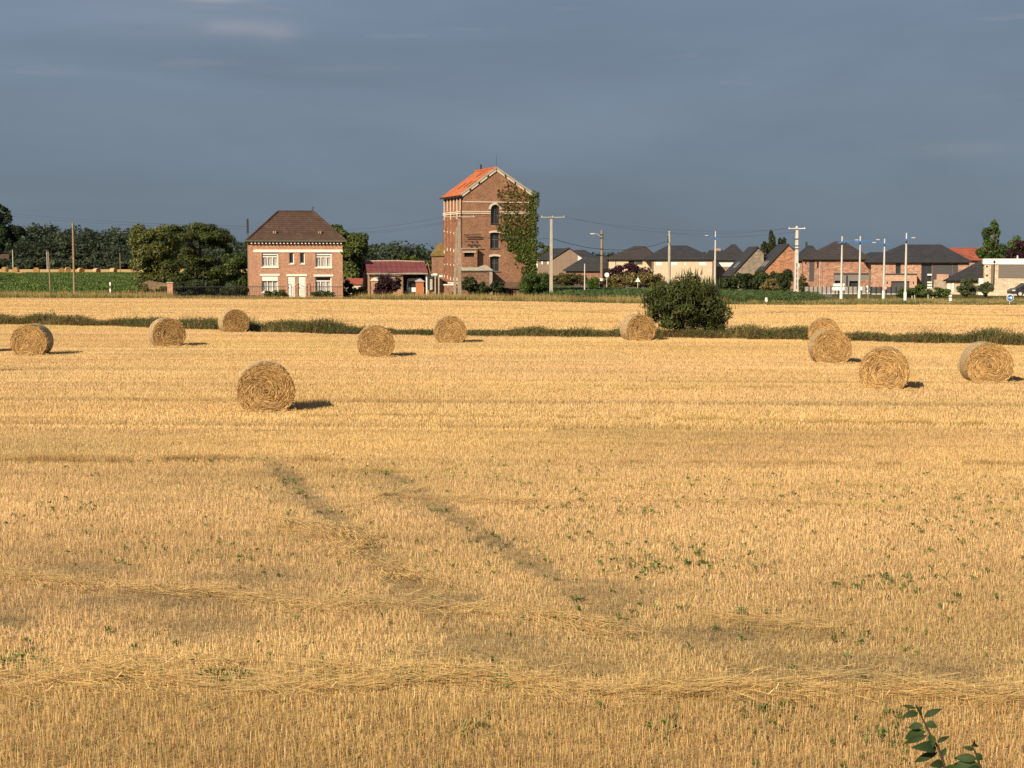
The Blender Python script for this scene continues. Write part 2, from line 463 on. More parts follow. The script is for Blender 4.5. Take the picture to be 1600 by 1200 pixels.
def stubble_patch(size, sy, n, h0, w0, litter, seed, rows=0.125):
    r = np.random.default_rng(seed)
    nr = max(1, int(round(sy / rows)))
    row = r.integers(0, nr, n)
    x = (r.random(n) * size - size / 2) * 1.04
    # stalks stand in small tufts along the drill row
    tuft = (np.round(x / 0.045) * 0.045) + r.normal(0, 0.012, n)
    y = (row + 0.5) * sy / nr - sy / 2 + r.normal(0, 0.022, n)
    P = np.stack([tuft, y, np.zeros(n)], 1)
    h = (h0 * r.normal(1, 0.22, n)).clip(h0 * 0.3, h0 * 1.7)
    V1, F1, C1 = blades(P, r.uniform(-1.0, 1.0, n), np.abs(r.normal(0, 0.24, n)), r.random(n) * 6.283, h, w0 * r.uniform(0.7, 1.3, n), straw_cols(n, r))
    m = litter
    P2 = np.stack([r.random(m) * size - size / 2, r.random(m) * sy - sy / 2, r.random(m) * h0 * 0.45 + 0.005], 1)
    V2, F2, C2 = blades(P2, r.random(m) * 6.28, r.normal(1.45, 0.12, m), r.random(m) * 6.283, r.uniform(0.08, 0.28, m), w0 * r.uniform(0.6, 1.0, m), straw_cols(m, r))
    return np_mesh('stubble_patch', np.vstack([V1, V2]), np.vstack([F1, F2 + len(V1)]), np.vstack([C1, C2]))
def lodged_patch(size, n, seed, w0=0.005):
    r = np.random.default_rng(seed)
    P = np.stack([r.random(n) * size - size / 2, r.normal(0, size * 0.16, n), r.random(n) * 0.10 + 0.04], 1)
    d = r.normal(0, 0.45, n) + math.pi * (r.random(n) < 0.5)
    return np_mesh('lodged_patch', *blades(P, d + 1.57, r.normal(1.5, 0.06, n), d, r.uniform(0.10, 0.34, n), w0 * r.uniform(0.8, 1.5, n), straw_cols(n, r) * np.array([1.28, 1.25, 1.0])))

def blob(X, Y, cx, cyy, rx, ry):
    return np.exp(-(((X - cx) / rx) ** 2 + ((Y - cyy) / ry) ** 2))
def band(X, Y, pts, half):
    """closeness (0..1) to a polyline given in photo pixels"""
    xs = [p[0] for p in pts]; best = np.zeros_like(X)
    for (x0, y0), (x1, y1) in zip(pts, pts[1:]):
        dx, dy = x1 - x0, y1 - y0
        t = (((X - x0) * dx + (Y - y0) * dy) / (dx * dx + dy * dy)).clip(0, 1)
        best = np.maximum(best, np.exp(-(((X - x0 - t * dx) / (half * 1.9)) ** 2 + ((Y - y0 - t * dy) / half) ** 2)))
    return best
ROWROT = -0.07
def field_points(y0, y1, step, marg, seed):
    r = np.random.default_rng(seed)
    c, s = math.cos(ROWROT), math.sin(ROWROT)
    half = 0.36 * y1 + marg + 10
    g = np.stack(np.meshgrid(np.arange(-half, half, step[0]), np.arange(y0 - 12, y1 + 12, step[1])), -1).reshape(-1, 2)
    X = g[:, 0] * c - g[:, 1] * s; Y = g[:, 0] * s + g[:, 1] * c
    ok = (Y > y0) & (Y <= y1) & (np.abs(X) < 0.345 * Y + marg)
    return np.stack([X[ok] + ((np.round(g[ok][:, 1] / step[1]) * 0.618) % 1.0 + (r.uniform(-0.1, 0.1, ok.sum()) if step[0] < 1 else 0.0)) * step[0] * c, Y[ok], np.zeros(ok.sum())], 1), r, np.round(g[ok][:, 1] / step[1]).astype(int)
def smooth_noise(X, Y, s, seed):
    r = np.random.default_rng(seed); out = np.zeros_like(X)
    for k in range(7):
        a = r.random() * 6.28; f = s * r.uniform(0.5, 2.0)
        out += np.sin((X * math.cos(a) * 0.5 + Y * math.sin(a)) * f + r.random() * 6.28)
    return out / 3.0
TRACKS = [[(432, 735), (458, 768), (520, 805), (560, 850), (620, 905), (700, 955), (770, 1010)], [(598, 740), (625, 770), (680, 797), (735, 822), (790, 857), (870, 920), (930, 955), (985, 1000)]]
GREYS = [(300, 985, 110, 22), (770, 1015, 130, 20), (900, 1040, 110, 16), (120, 890, 90, 14), (1210, 1045, 70, 20), (1330, 1050, 50, 14), (1480, 1060, 60, 14), (680, 935, 110, 16), (420, 905, 120, 16), (1140, 1000, 120, 18), (950, 930, 90, 16), (20, 975, 40, 22), (1400, 1035, 160, 26), (250, 940, 200, 18)]
LODGED = [([(0, 1078), (200, 1070), (420, 1082), (700, 1072), (900, 1090), (1250, 1080), (1600, 1090)], 16, 1.0), ([(540, 792), (620, 778), (760, 786), (1000, 782), (1250, 790)], 6, 0.6), ([(430, 820), (545, 830), (560, 870), (640, 900)], 16, 0.7), ([(480, 955), (650, 948), (760, 960)], 10, 0.7), ([(0, 905), (200, 925), (330, 930), (500, 958)], 6, 0.7), ([(830, 965), (930, 985)], 12, 0.8), ([(1050, 965), (1250, 985)], 8, 0.5), ([(0, 1030), (400, 1050), (800, 1052)], 6, 0.4)]
def stubble_field():
    near = [stubble_patch(0.52, 0.52, 240, 0.066, 0.0045, 150, 100 + k) for k in range(14)]
    mid = [stubble_patch(2.0, 0.6, 620, 0.08, 0.009, 190, 200 + k, 0.15) for k in range(6)]
    far = [stubble_patch(4.0, 0.9, 700, 0.11, 0.018, 110, 300 + k, 0.18) for k in range(5)]
    lod = [lodged_patch(1.3, 80, 400 + k, 0.008) for k in range(4)]
    protos = near + mid + far + lod
    A = []
    for y0, y1, step, marg, i0, ni, fw in ((9.5, 36, (0.5, 0.5), 3.5, 0, 14, 0), (36, 96, (1.95, 0.6), 5, 14, 6, 0), (70, 162, (3.9, 0.9), 8, 20, 5, 1)):
        P, r, vi = field_points(y0, y1, step, marg, int(y0) + 5)
        dy = np.array([edge_y(x, DITCH) for x in P[:, 0]])
        if fw:
            ey = np.array([edge_y(x) for x in P[:, 0]])
            ok = (P[:, 1] > dy + 4.5) & (P[:, 1] < ey - 1.0)
        else:
            ok = P[:, 1] < dy - 0.9
        P = P[ok]; vi = vi[ok] - vi.min() + 3; n = len(P)
        X, Y = project(P)
        rowv = r.normal(0, 1, vi.max() + 4); rowv = rowv + 0.6 * np.convolve(r.normal(0, 1, len(rowv)), np.ones(5) / 2.2, 'same')
        rowp = r.random(len(rowv)) * 6.28
        swath = rowv[vi] * (0.55 + 0.45 * np.sin(P[:, 0] * 0.07 + rowp[vi]))
        hs = 1 + 0.10 * smooth_noise(P[:, 0], P[:, 1], 0.5, 3) + r.normal(0, 0.06, n) + 0.10 * swath.clip(-2, 2)
        t = 1 + (0.10 if i0 == 0 else 0.05) * smooth_noise(P[:, 0], P[:, 1], 0.55, 4) + r.normal(0, 0.04 if i0 == 0 else 0.016, n) - (0.07 if i0 == 0 else 0.14) * swath.clip(-2, 2)
        T = np.stack([t, t * (1 + 0.02 * smooth_noise(P[:, 0], P[:, 1], 0.6, 5)), t * (1 + 0.05 * smooth_noise(P[:, 0], P[:, 1], 0.4, 6))], 1)
        hs = hs.clip(0.6, 1.5)
        if i0 == 0:
            lg = np.zeros(n)
            for pts, hw, k in LODGED: lg = np.maximum(lg, band(X, Y, pts, hw) * k)
            tr = np.zeros(n)
            for pts in TRACKS: tr = np.maximum(tr, band(X, Y, pts, 13))
            gy = np.zeros(n)
            for g in GREYS: gy = np.maximum(gy, blob(X, Y, *g))
            hs *= (1 - 0.25 * lg) * (1 - 0.45 * tr) * (1 - 0.35 * gy)
            g = (np.maximum(gy * 1.0, tr * 0.95) * r.uniform(0.55, 1.15, n)).clip(0, 1)[:, None]
            T = T * (1 - g) + g * T * np.array([0.44, 0.50, 0.60])
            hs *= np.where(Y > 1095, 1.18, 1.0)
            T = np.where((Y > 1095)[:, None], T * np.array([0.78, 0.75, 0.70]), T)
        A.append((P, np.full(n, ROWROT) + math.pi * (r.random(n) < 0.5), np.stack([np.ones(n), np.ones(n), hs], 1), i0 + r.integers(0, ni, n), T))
    # flattened straw lying in bands
    r = np.random.default_rng(77)
    for pts, hw, k in LODGED:
        for (x0, y0), (x1, y1) in zip(pts, pts[1:]):
            a, b = gr(x0, y0), gr(x1, y1); n = int((b - a).length / 0.75 * (0.5 + 1.5 * k * hw / 12)) + 2
            t = r.random(n)
            px = x0 + (x1 - x0) * t; py = y0 + (y1 - y0) * t + r.normal(0, hw * 0.42, n)
            P = np.array([tuple(gr(u, v)) for u, v in zip(px, py)])
            A.append((P, r.normal(math.atan2(b.y - a.y, b.x - a.x), 0.25, n), np.stack([np.ones(n) * 1.0, np.ones(n) * 0.8, r.uniform(0.5, 1.2, n)], 1), 25 + r.integers(0, 4, n), np.ones((n, 3)) * r.uniform(0.92, 1.08, (n, 1))))
    # drill misses and swath edges: taller stubble, tint darkened partly for height-step shade
    LINES = [([(-60, 722), (150, 723), (430, 719), (540, 722)], 1.9, (0.60, 0.56, 0.47), 1.7), ([(820, 722), (1060, 725), (1300, 727), (1660, 728)], 1.5, (0.72, 0.68, 0.58), 1.2), ([(560, 652), (900, 656), (1660, 668)], 1.6, (0.64, 0.63, 0.48), 1.2), ([(-40, 655), (300, 658), (560, 652)], 1.3, (0.85, 0.82, 0.7), 0.6), ([(-30, 583), (40, 580), (90, 578)], 1.5, (0.6, 0.55, 0.48), 0.9), ([(620, 562), (1000, 575), (1660, 597)], 1.3, (0.80, 0.78, 0.66), 0.6), ([(100, 545), (500, 557), (640, 561)], 1.25, (0.85, 0.82, 0.7), 0.6), ([(860, 612), (1300, 607), (1660, 617)], 1.3, (0.82, 0.78, 0.7), 0.6), ([(300, 600), (700, 606), (860, 612)], 1.2, (0.85, 0.82, 0.75), 0.5), ([(0, 620), (370, 628)], 1.25, (0.82, 0.8, 0.72), 0.6), ([(900, 752), (1250, 765), (1500, 762), (1640, 768)], 1.25, (0.80, 0.82, 0.66), 0.7), ([(1280, 790), (1640, 800)], 1.2, (0.80, 0.85, 0.66), 0.7), ([(-40, 698), (700, 690), (1640, 705)], 1.2, (0.88, 0.85, 0.78), 0.5), ([(500, 740), (800, 735)], 1.25, (0.8, 0.85, 0.66), 0.8)]
    for pts, hh, tn, den in LINES:
        for (x0, y0), (x1, y1) in zip(pts, pts[1:]):
            a, b = gr(x0, y0), gr(x1, y1); n = int((b - a).length / 0.28 * den) + 2
            t = (np.arange(n) + r.random(n)) / n
            P = np.array([tuple(a.lerp(b, float(u))) for u in t]); P[:, 1] += r.normal(0, 0.10, n); keep = r.random(n) < 0.55 + 0.45 * np.sin(P[:, 0] * 0.9 + y0) * np.sin(P[:, 0] * 0.37 + x0); P = P[keep]; n = len(P)
            if n == 0: continue
            A.append((P, np.full(n, math.atan2(b.y - a.y, b.x - a.x)), np.stack([np.ones(n), np.ones(n) * 0.35, hh * r.uniform(0.7, 1.2, n)], 1), r.integers(0, 14, n), np.array(tn) * r.uniform(0.85, 1.1, (n, 1))))
    # faint tramlines in the field beyond the ditch
    for pts in ([(470, 487), (560, 490), (700, 497), (820, 500)], [(700, 478), (860, 487), (960, 492)], [(1290, 487), (1450, 492), (1640, 498)], [(330, 478), (450, 480)], [(1150, 492), (1260, 490)], [(0, 480), (200, 484)], [(1200, 483), (1500, 485), (1640, 489)]):
        for (x0, y0), (x1, y1) in zip(pts, pts[1:]):
            a, b = gr(x0, y0), gr(x1, y1); n = int((b - a).length / 1.0) + 2
            P = np.array([tuple(a.lerp(b, float(u))) for u in (np.arange(n) + r.random(n)) / n])
            A.append((P, np.full(n, math.atan2(b.y - a.y, b.x - a.x)), np.stack([np.ones(n) * 0.7, np.ones(n) * 0.2, 1.6 * r.uniform(0.7, 1.2, n)], 1), 14 + r.integers(0, 6, n), np.array((0.72, 0.68, 0.6)) * r.uniform(0.8, 1.1, (n, 1))))
    cat = lambda k: np.concatenate([a[k] for a in A])
    scatter('stubble', 'golden cut wheat stubble covering the harvested field', 'stubble', protos, cat(0), cat(1), cat(2), cat(3), cat(4), STRAW)
stubble_field()

# green weeds coming through the stubble
def weed_mesh(seed, n=14, size=0.075, h=0.11, thin=False):
    r = np.random.default_rng(seed); V, F, C = [], [], []
    for k in range(n):
        a = r.random() * 6.283; el = r.uniform(0.2, 1.2); L = size * r.uniform(0.6, 1.4)
        d = np.array([math.cos(a) * math.cos(el), math.sin(a) * math.cos(el), math.sin(el)])
        s = np.array([-math.sin(a), math.cos(a), 0.0]) * L * (0.12 if thin else 0.34)
        b = np.array([r.normal(0, 0.03), r.normal(0, 0.03), r.random() * h])
        i = len(V); V += [b, b + d * L * 0.5 - s, b + d * L, b + d * L * 0.5 + s]; F.append((i, i + 1, i + 2, i + 3))
        c = np.array([0.14, 0.195, 0.05]) * r.uniform(0.6, 1.3); C += [c] * 4
    return np_mesh('weed_patch', V, F, np.array(C))
def weeds():
    r = np.random.default_rng(9)
    protos = [weed_mesh(500 + k, 10 + 3 * k) for k in range(5)] + [weed_mesh(510 + k, 16, 0.16, 0.05, True) for k in range(3)]
    clusters = [(860, 750, 90, 10, 16), (960, 795, 60, 6, 22), (1060, 885, 50, 7, 26), (1080, 870, 60, 12, 14), (905, 830, 30, 8, 8), (1180, 770, 150, 12, 20), (1380, 775, 160, 14, 34), (1540, 795, 60, 20, 30), (1385, 912, 45, 5, 20), (1430, 970, 120, 30, 10), (445, 750, 16, 12, 10), (460, 770, 14, 6, 5), (510, 800, 25, 10, 5), (690, 800, 12, 4, 4), (770, 845, 25, 18, 6), (340, 850, 60, 16, 18), (220, 855, 50, 12, 10), (90, 805, 40, 10, 14), (150, 735, 120, 10, 16), (680, 870, 120, 30, 12), (610, 760, 26, 12, 7), (740, 740, 100, 8, 18), (20, 1035, 25, 8, 14), (180, 1055, 15, 6, 8), (345, 1060, 18, 4, 12), (640, 1062, 16, 6, 8), (725, 1058, 10, 3, 5), (790, 1070, 10, 4, 4), (390, 1040, 120, 10, 8), (750, 1150, 20, 10, 6), (1035, 1145, 14, 6, 5), (1200, 1110, 18, 5, 8), (1320, 1150, 70, 25, 14), (1390, 1150, 20, 12, 10), (1300, 850, 260, 40, 40), (950, 850, 150, 50, 26), (500, 880, 300, 60, 26), (1500, 860, 90, 40, 26), (1000, 660, 120, 3, 10), (1400, 663, 160, 3, 14), (700, 655, 120, 4, 12), (1440, 640, 40, 3, 5), (800, 1100, 700, 60, 46), (1000, 950, 500, 40, 24), (350, 722, 60, 2, 12), (1330, 1000, 20, 6, 6), (1160, 960, 10, 8, 6)]
    pts, sc, ix = [], [], []
    for cx, cyy, sx, sy, n in clusters:
        for k in range(int(n * 2.5)):
            p = gr(cx + r.normal(0, sx * 1.15), max(cyy + r.normal(0, sy * 1.4), 640))
            pts.append(tuple(p)); sc.append(r.uniform(0.2, 0.52)); ix.append(r.integers(0, 8) if r.random() < 0.5 else r.integers(0, 5))
    n = len(pts)
    scatter('weeds', 'small green weeds sprouting through the stubble', 'weeds', protos, pts, r.random(n) * 6.28, np.array(sc), ix, np.ones((n, 3)) * r.uniform(0.75, 1.2, (n, 1)), PLANT)
weeds()

# tall growth along the ditch, dry verge grass, crops
def tuft_mesh(seed, n, h0, spread, w, cols, lean=0.25, leafy=0.0, topw=0.15):
    r = np.random.default_rng(seed)
    P = np.stack([r.normal(0, spread, n), r.normal(0, spread, n), np.zeros(n)], 1)
    cols = np.array(cols); c = cols[r.integers(0, len(cols), n)] * r.normal(1, 0.18, (n, 1)).clip(0.5, 1.5)
    h = h0 * r.uniform(0.45, 1.1, n)
    V, F, C = blades(P, r.uniform(-1.3, 1.3, n), np.abs(r.normal(0, lean, n)), r.random(n) * 6.283, h, w * r.uniform(0.6, 1.5, n), c, topw)
    if leafy:
        m = int(n * leafy); Q = P[r.integers(0, n, m)] + np.stack([r.normal(0, spread * 0.4, m), r.normal(0, spread * 0.4, m), h0 * r.uniform(0.1, 0.95, m)], 1)
        V2, F2, C2 = blades(Q, r.uniform(-1.5, 1.5, m), r.uniform(0.3, 1.6, m), r.random(m) * 6.283, r.uniform(0.08, 0.2, m), np.full(m, w * 2.6), cols[r.integers(0, len(cols), m)] * r.normal(1, 0.2, (m, 1)).clip(0.5, 1.5), 0.3)
        V, F, C = np.vstack([V, V2]), np.vstack([F, F2 + len(V)]), np.vstack([C, C2])
    return np_mesh('tuft_patch', V, F, C)
GREENS = [(0.085, 0.105, 0.032), (0.11, 0.13, 0.042), (0.065, 0.08, 0.026)]
BROWNS = [(0.28, 0.17, 0.08), (0.21, 0.14, 0.06), (0.15, 0.12, 0.046)]
DRY = [(0.46, 0.33, 0.14), (0.36, 0.27, 0.11), (0.28, 0.24, 0.09)]
def ditch_growth():
    r = np.random.default_rng(21)
    protos = [tuft_mesh(600 + k, 90, 1.0, 0.28, 0.022, GREENS, 0.16, 0.5) for k in range(4)] + [tuft_mesh(610 + k, 80, 1.0, 0.3, 0.02, BROWNS + GREENS[:1], 0.25, 0.8) for k in range(3)] + [tuft_mesh(620 + k, 80, 0.8, 0.3, 0.016, DRY, 0.3) for k in range(3)]
    xs = np.linspace(DITCH[0][0], DITCH[-1][0], 330)
    P, S, I, R, T = [], [], [], [], []
    # height profile of the growth along the picture (column -> metres), brown share, dry share
    prof = [(-300, 0.85), (0, 0.85), (120, 0.75), (170, 0.5), (250, 0.75), (300, 0.85), (420, 0.95), (520, 0.85), (570, 0.6), (620, 0.35), (700, 0.35), (790, 0.45), (860, 0.6), (980, 0.6), (1150, 0.75), (1260, 0.9), (1320, 0.55), (1400, 0.5), (1470, 0.75), (1540, 0.9), (1600, 0.7), (1900, 0.7)]
    brn = [(0, 0.7), (130, 0.65), (180, 0.35), (560, 0.25), (700, 0.4), (900, 0.4), (960, 0.55), (1200, 0.5), (1330, 0.62), (1600, 0.55)]
    for x in xs:
        y0 = edge_y(x, DITCH)
        for k in range(11):
            p = (x + r.normal(0, 0.12), y0 + 0.1 + r.random() * 2.4, 0.0)
            px = float(project([p])[0][0])
            h = float(np.interp(px, *zip(*prof))) * r.uniform(0.45, 1.05) * (0.74 + 0.22 * math.sin(x * 1.7) * math.sin(x * 0.61 + 1))
            if r.random() < 0.03: h *= 1.35
            b = float(np.interp(px, *zip(*brn)))
            q = r.random()
            if p[1] > y0 + 1.9: i = 7 + r.integers(0, 3); h *= 0.75
            elif p[1] < y0 + 0.35: i = (7 if q < 0.4 else 4) + r.integers(0, 3); h *= 0.6
            elif q < b: i = 4 + r.integers(0, 3)
            elif q < b + 0.16: i = 7 + r.integers(0, 3)
            else: i = r.integers(0, 4)
            P.append(p); S.append((1, 1, h)); I.append(i); R.append(r.random() * 0.8 - 0.4); T.append(np.ones(3) * r.uniform(0.7, 1.2))
    scatter('ditch_reeds', 'dark green and brown reeds and docks along the ditch', 'reeds', protos, P, R, S, I, T, PLANT)
ditch_growth()
def verge_grass():
    r = np.random.default_rng(22)
    protos = [tuft_mesh(630 + k, 70, 0.75, 0.35, 0.022, DRY, 0.22) for k in range(4)] + [tuft_mesh(640 + k, 70, 0.5, 0.35, 0.03, GREENS + DRY[2:], 0.3) for k in range(4)]
    P, S, I, R, T = [], [], [], [], []
    for x in np.arange(-62, 52, 0.2):
        y0 = edge_y(x)
        px = float(project([(x, y0, 0.3)])[0][0])
        wide = 3.2 if px < 265 or px > 560 else 1.4
        green = float(np.interp(px, [0, 250, 300, 560, 640, 860, 1000, 1140, 1300, 1600], [0.42, 0.4, 0.55, 0.6, 0.35, 0.4, 0.5, 0.85, 0.85, 0.7]))
        if px > 1140: wide = 14.0
        lowh = 0.5 if 262 < px < 560 else (0.5 if px > 1140 else 0.95)
        for k in range(5 if wide < 5 else 12):
            t = r.random(); y = y0 - 0.3 + t * wide
            i = r.integers(4, 8) if (r.random() < green or t < 0.13) else r.integers(0, 4)
            P.append((x + r.normal(0, 0.1), y, 0)); S.append((1, 1, lowh * r.uniform(0.5, 1.2) * (0.4 if t < 0.1 else 1.0) * (0.5 if px > 1140 and t < 0.3 else 1.0)))
            I.append(i); R.append(r.random() * 0.8 - 0.4); T.append(np.ones(3) * r.uniform(0.75, 1.2))
    scatter('verge_grass', 'tall dry grass on the verge beyond the stubble', 'grass', protos, P, R, S, I, T, PLANT)
verge_grass()
def broad_patch(seed, n, size, h0, leaf, cols):
    r = np.random.default_rng(seed); V, F, C = [], [], []
    for k in range(n):
        b = np.array([r.random() * size - size / 2, r.random() * size - size / 2, h0 * r.uniform(0.25, 0.8)])
        a = r.random() * 6.283; el = r.uniform(0.1, 1.1); L = leaf * r.uniform(0.6, 1.3)
        d = np.array([math.cos(a) * math.cos(el), math.sin(a) * math.cos(el), math.sin(el)]); s = np.array([-math.sin(a), math.cos(a), 0]) * L * 0.32
        i = len(V); V += [b, b + d * L * 0.5 - s, b + d * L, b + d * L * 0.5 + s]; F.append((i, i + 1, i + 2, i + 3))
        C += [np.array(cols[r.integers(0, len(cols))]) * r.uniform(0.7, 1.25)] * 4
    return np_mesh('broad_patch', V, F, np.array(C))
def crops():
    r = np.random.default_rng(23)
    G = [(0.095, 0.145, 0.035), (0.115, 0.17, 0.042), (0.08, 0.12, 0.03)]
    protos = [broad_patch(650 + k, 480, 3.2, 0.36, 0.30, G) for k in range(5)]
    P, S, I = [], [], []
    for y in np.arange(162, 378, 3.0):
        for x in np.arange(-0.345 * y - 12, -0.2 * y, 3.0):
            lim = np.interp(y, [157, 205, 380], [-33.5, -38, -57])
            if x > lim: continue
            u = (x + 62) * 0.55 + (y - 175) * 0.16
            if abs(u) < 0.55 : continue                 # a wheel track through the beets
            P.append((x + r.normal(0, 0.3), y + r.normal(0, 0.3), 0)); S.append((1, 1, r.uniform(0.85, 1.15))); I.append(r.integers(0, 5))
    n = len(P)
    scatter('beet_crop', 'green sugar beet crop in the field left of the house', 'crop', protos, P, r.random(n) * 6.28, S, I, np.ones((n, 3)) * r.uniform(0.85, 1.12, (n, 1)), PLANT)
    M = [(0.065, 0.105, 0.034), (0.085, 0.13, 0.042), (0.055, 0.085, 0.028)]
    protos = [tuft_mesh(660 + k, 60, 1.3, 0.5, 0.09, M, 0.35, 0.6) for k in range(5)]
    P, S, I, R = [], [], [], []
    for k in range(3600):
        px = r.uniform(858, 1270); y = r.uniform(138, 196)
        x = gx(px, y)
        if y < edge_y(x) + 3.0 or y > np.interp(px, [865, 1000, 1270], [192, 176, 158]): continue
        P.append((x, y, 0)); S.append((1, 1, r.uniform(0.6, 1.0) * (0.55 if px > 1130 else float(np.interp(y, [140, 160, 190], [0.8, 0.6, 0.4]))))); I.append(r.integers(0, 5)); R.append(r.random() * 6.28)
    n = len(P)
    scatter('maize_crop', 'green maize crop between the road and the verge', 'crop', protos, P, R, S, I, np.ones((n, 3)) * r.uniform(0.8, 1.15, (n, 1)), PLANT)
crops()
# ------------------------------------------------------------------ straw bales
BR, BFLAT, BHALF = 0.73, 0.585, 0.60
def section(th, rr):
    x = rr * 1.02 * np.cos(th); z = rr * np.sin(th)
    fl = BFLAT * rr / BR
    z = np.where(z < -fl, -fl - (np.abs(z) - fl) * 0.10, z)
    return x, np.maximum(z, -BFLAT * 1.0) + BFLAT
def bale_meshes(seed):
    r = np.random.default_rng(seed)
    # body: rounded drum with lumpy ends
    nt, V, F = 56, [], []
    rings = [(-BHALF + 0.03, 0.0), (-BHALF + 0.01, 0.30), (-BHALF, 0.60), (-BHALF + 0.01, 0.90), (-BHALF + 0.06, 0.985), (-0.3, 1.0), (0, 1.0), (0.3, 1.0), (BHALF - 0.06, 0.985), (BHALF - 0.01, 0.9), (BHALF, 0.6), (BHALF - 0.01, 0.3), (BHALF - 0.03, 0.0)]
    th = np.linspace(0, 2 * math.pi, nt, endpoint=False)
    lump = 1 + 0.012 * np.sin(th * 3 + r.random() * 6) + 0.010 * np.sin(th * 7 + r.random() * 6) + r.normal(0, 0.004, nt)
    for y, k in rings:
        x, z = section(th, BR * k * lump + 1e-4)
        V.append(np.stack([x, np.full(nt, y) + (r.normal(0, 0.008, nt) if k < 0.95 else 0), z], 1))
    V = np.vstack(V)
    for a in range(len(rings) - 1):
        for j in range(nt): F.append((a * nt + j, a * nt + (j + 1) % nt, (a + 1) * nt + (j + 1) % nt, (a + 1) * nt + j))
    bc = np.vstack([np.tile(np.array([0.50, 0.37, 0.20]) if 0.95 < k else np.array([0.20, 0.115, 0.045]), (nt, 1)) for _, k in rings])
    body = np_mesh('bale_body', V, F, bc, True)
    # coiled straw standing proud of both ends
    segs = 3
    def strands(n, face):
        VV, FF, CC = [], [], []
        for k in range(n):
            rad = BR * math.sqrt(r.uniform(0.0, 0.985)); t0 = r.random() * 6.283
            ln = r.uniform(0.10, 0.30); w = r.uniform(0.006, 0.014)
            drift = r.normal(0, 0.03) + 0.01
            off0, off1 = r.uniform(0.0, 0.035), r.uniform(0.0, 0.05)
            c = np.array([0.47, 0.295, 0.115]) * np.clip(r.normal(1.0, 0.30), 0.35, 1.6)
            q = r.random()
            if q < 0.25: c *= np.array([0.5, 0.42, 0.36])
            elif q > 0.86: c = c * np.array([1.15, 1.25, 1.5])
            i = len(VV)
            for s in range(segs + 1):
                u = s / segs
                rr = min(max(rad + drift * (u - 0.5) * 2, 0.004), BR)
                tt = t0 + ln * u / max(rr, 0.10)
                y = -(BHALF + off0 + (off1 - off0) * u)
                for e in (-1, 1):
                    x, z = section(np.array([tt]), np.array([min(rr + e * w / 2, BR * 1.0)]))
                    VV.append((x[0], (y + e * r.normal(0, 0.004)) * face, max(z[0], 0.004))); CC.append(c)
            for s in range(segs): FF.append((i + 2 * s, i + 2 * s + 1, i + 2 * s + 3, i + 2 * s + 2))
        return VV, FF, CC
    def strays(n, face):
        VV, FF, CC = [], [], []
        for k in range(n):
            t = r.uniform(-0.5, math.pi + 0.5); x, z = section(np.array([t]), np.array([BR * r.uniform(0.93, 1.0)]))
            p = np.array([x[0], -(BHALF - r.uniform(-0.02, 0.06)) * face, z[0]]); d = np.array([math.cos(t) * r.uniform(0.2, 1.0) - math.sin(t) * r.normal(0, 0.8), -face * r.uniform(0.0, 0.7), math.sin(t) * r.uniform(0.2, 1.0) + math.cos(t) * r.normal(0, 0.8)])
            d /= np.linalg.norm(d); L = r.uniform(0.04, 0.12); s = np.cross(d, r.normal(size=3)); s *= 0.005 / np.linalg.norm(s); i = len(VV)
            VV += [tuple(p - s), tuple(p + s), tuple(p + d * L * 0.5 + s), tuple(p + d * L * 0.5 - s), tuple(p + d * L + s * 0.6), tuple(p + d * L - s * 0.6), tuple(p + d * L), tuple(p + d * L)]
            FF += [(i, i + 1, i + 2, i + 3), (i + 3, i + 2, i + 4, i + 5)]; CC += [np.array([0.55, 0.36, 0.15]) * r.uniform(0.6, 1.3)] * 8
        for k in range(n // 2):                              # loose straw shed round the foot
            a = r.random() * 6.28; p = np.array([r.uniform(-1.0, 1.0), (-BHALF + r.normal(-0.08, 0.14)) * face, r.uniform(0.02, 0.10)]); d = np.array([math.cos(a), math.sin(a), r.normal(0, 0.25)]); L = r.uniform(0.08, 0.22); s = np.array([0, 0, 0.006]); i = len(VV)
            VV += [tuple(p - s), tuple(p + s), tuple(p + d * L + s), tuple(p + d * L - s)]; FF += [(i, i + 1, i + 2, i + 3)]; CC += [np.array([0.58, 0.40, 0.17]) * r.uniform(0.6, 1.25)] * 4
        return VV, FF, CC
    a = strands(3000, 1); b = strands(600, -1); c1 = strays(320, 1)
    for q in range(3): b[q].extend(c1[q] if q != 1 else [tuple(w + len(b[0]) - len(c1[0]) for w in f) for f in c1[1]])
    coil = np_mesh('coiled_straw', np.array(a[0] + b[0]), np.array(a[1] + [tuple(q + len(a[0]) for q in f) for f in b[1]]), np.array(a[2] + b[2]))
    # net-wrapped flank: fine straw lying round the drum under the net
    VV, FF, CC = [], [], []
    for k in range(1500):
        t0 = r.random() * 6.283; y0 = r.uniform(-BHALF + 0.02, BHALF - 0.02); ln = r.uniform(0.10, 0.35); w = r.uniform(0.010, 0.02)
        c = np.array([0.58, 0.42, 0.22]) * np.clip(r.normal(1.0, 0.16), 0.5, 1.4); i = len(VV); dy = r.normal(0, 0.03); off = r.uniform(0.004, 0.016)
        for s in range(3):
            u = s / 2; tt = t0 + ln * u / BR
            x, z = section(np.array([tt]), np.array([BR * 1.0 + off]))
            for e in (-1, 1): VV.append((x[0], np.clip(y0 + dy * u + e * w / 2, -BHALF, BHALF), max(z[0], 0.003))); CC.append(c)
        for s in range(2): FF.append((i + 2 * s, i + 2 * s + 1, i + 2 * s + 3, i + 2 * s + 2))
    flank = np_mesh('flank_straw', np.array(VV), np.array(FF), np.array(CC))
    # net: thin pale bands running round the flank
    m = MB()
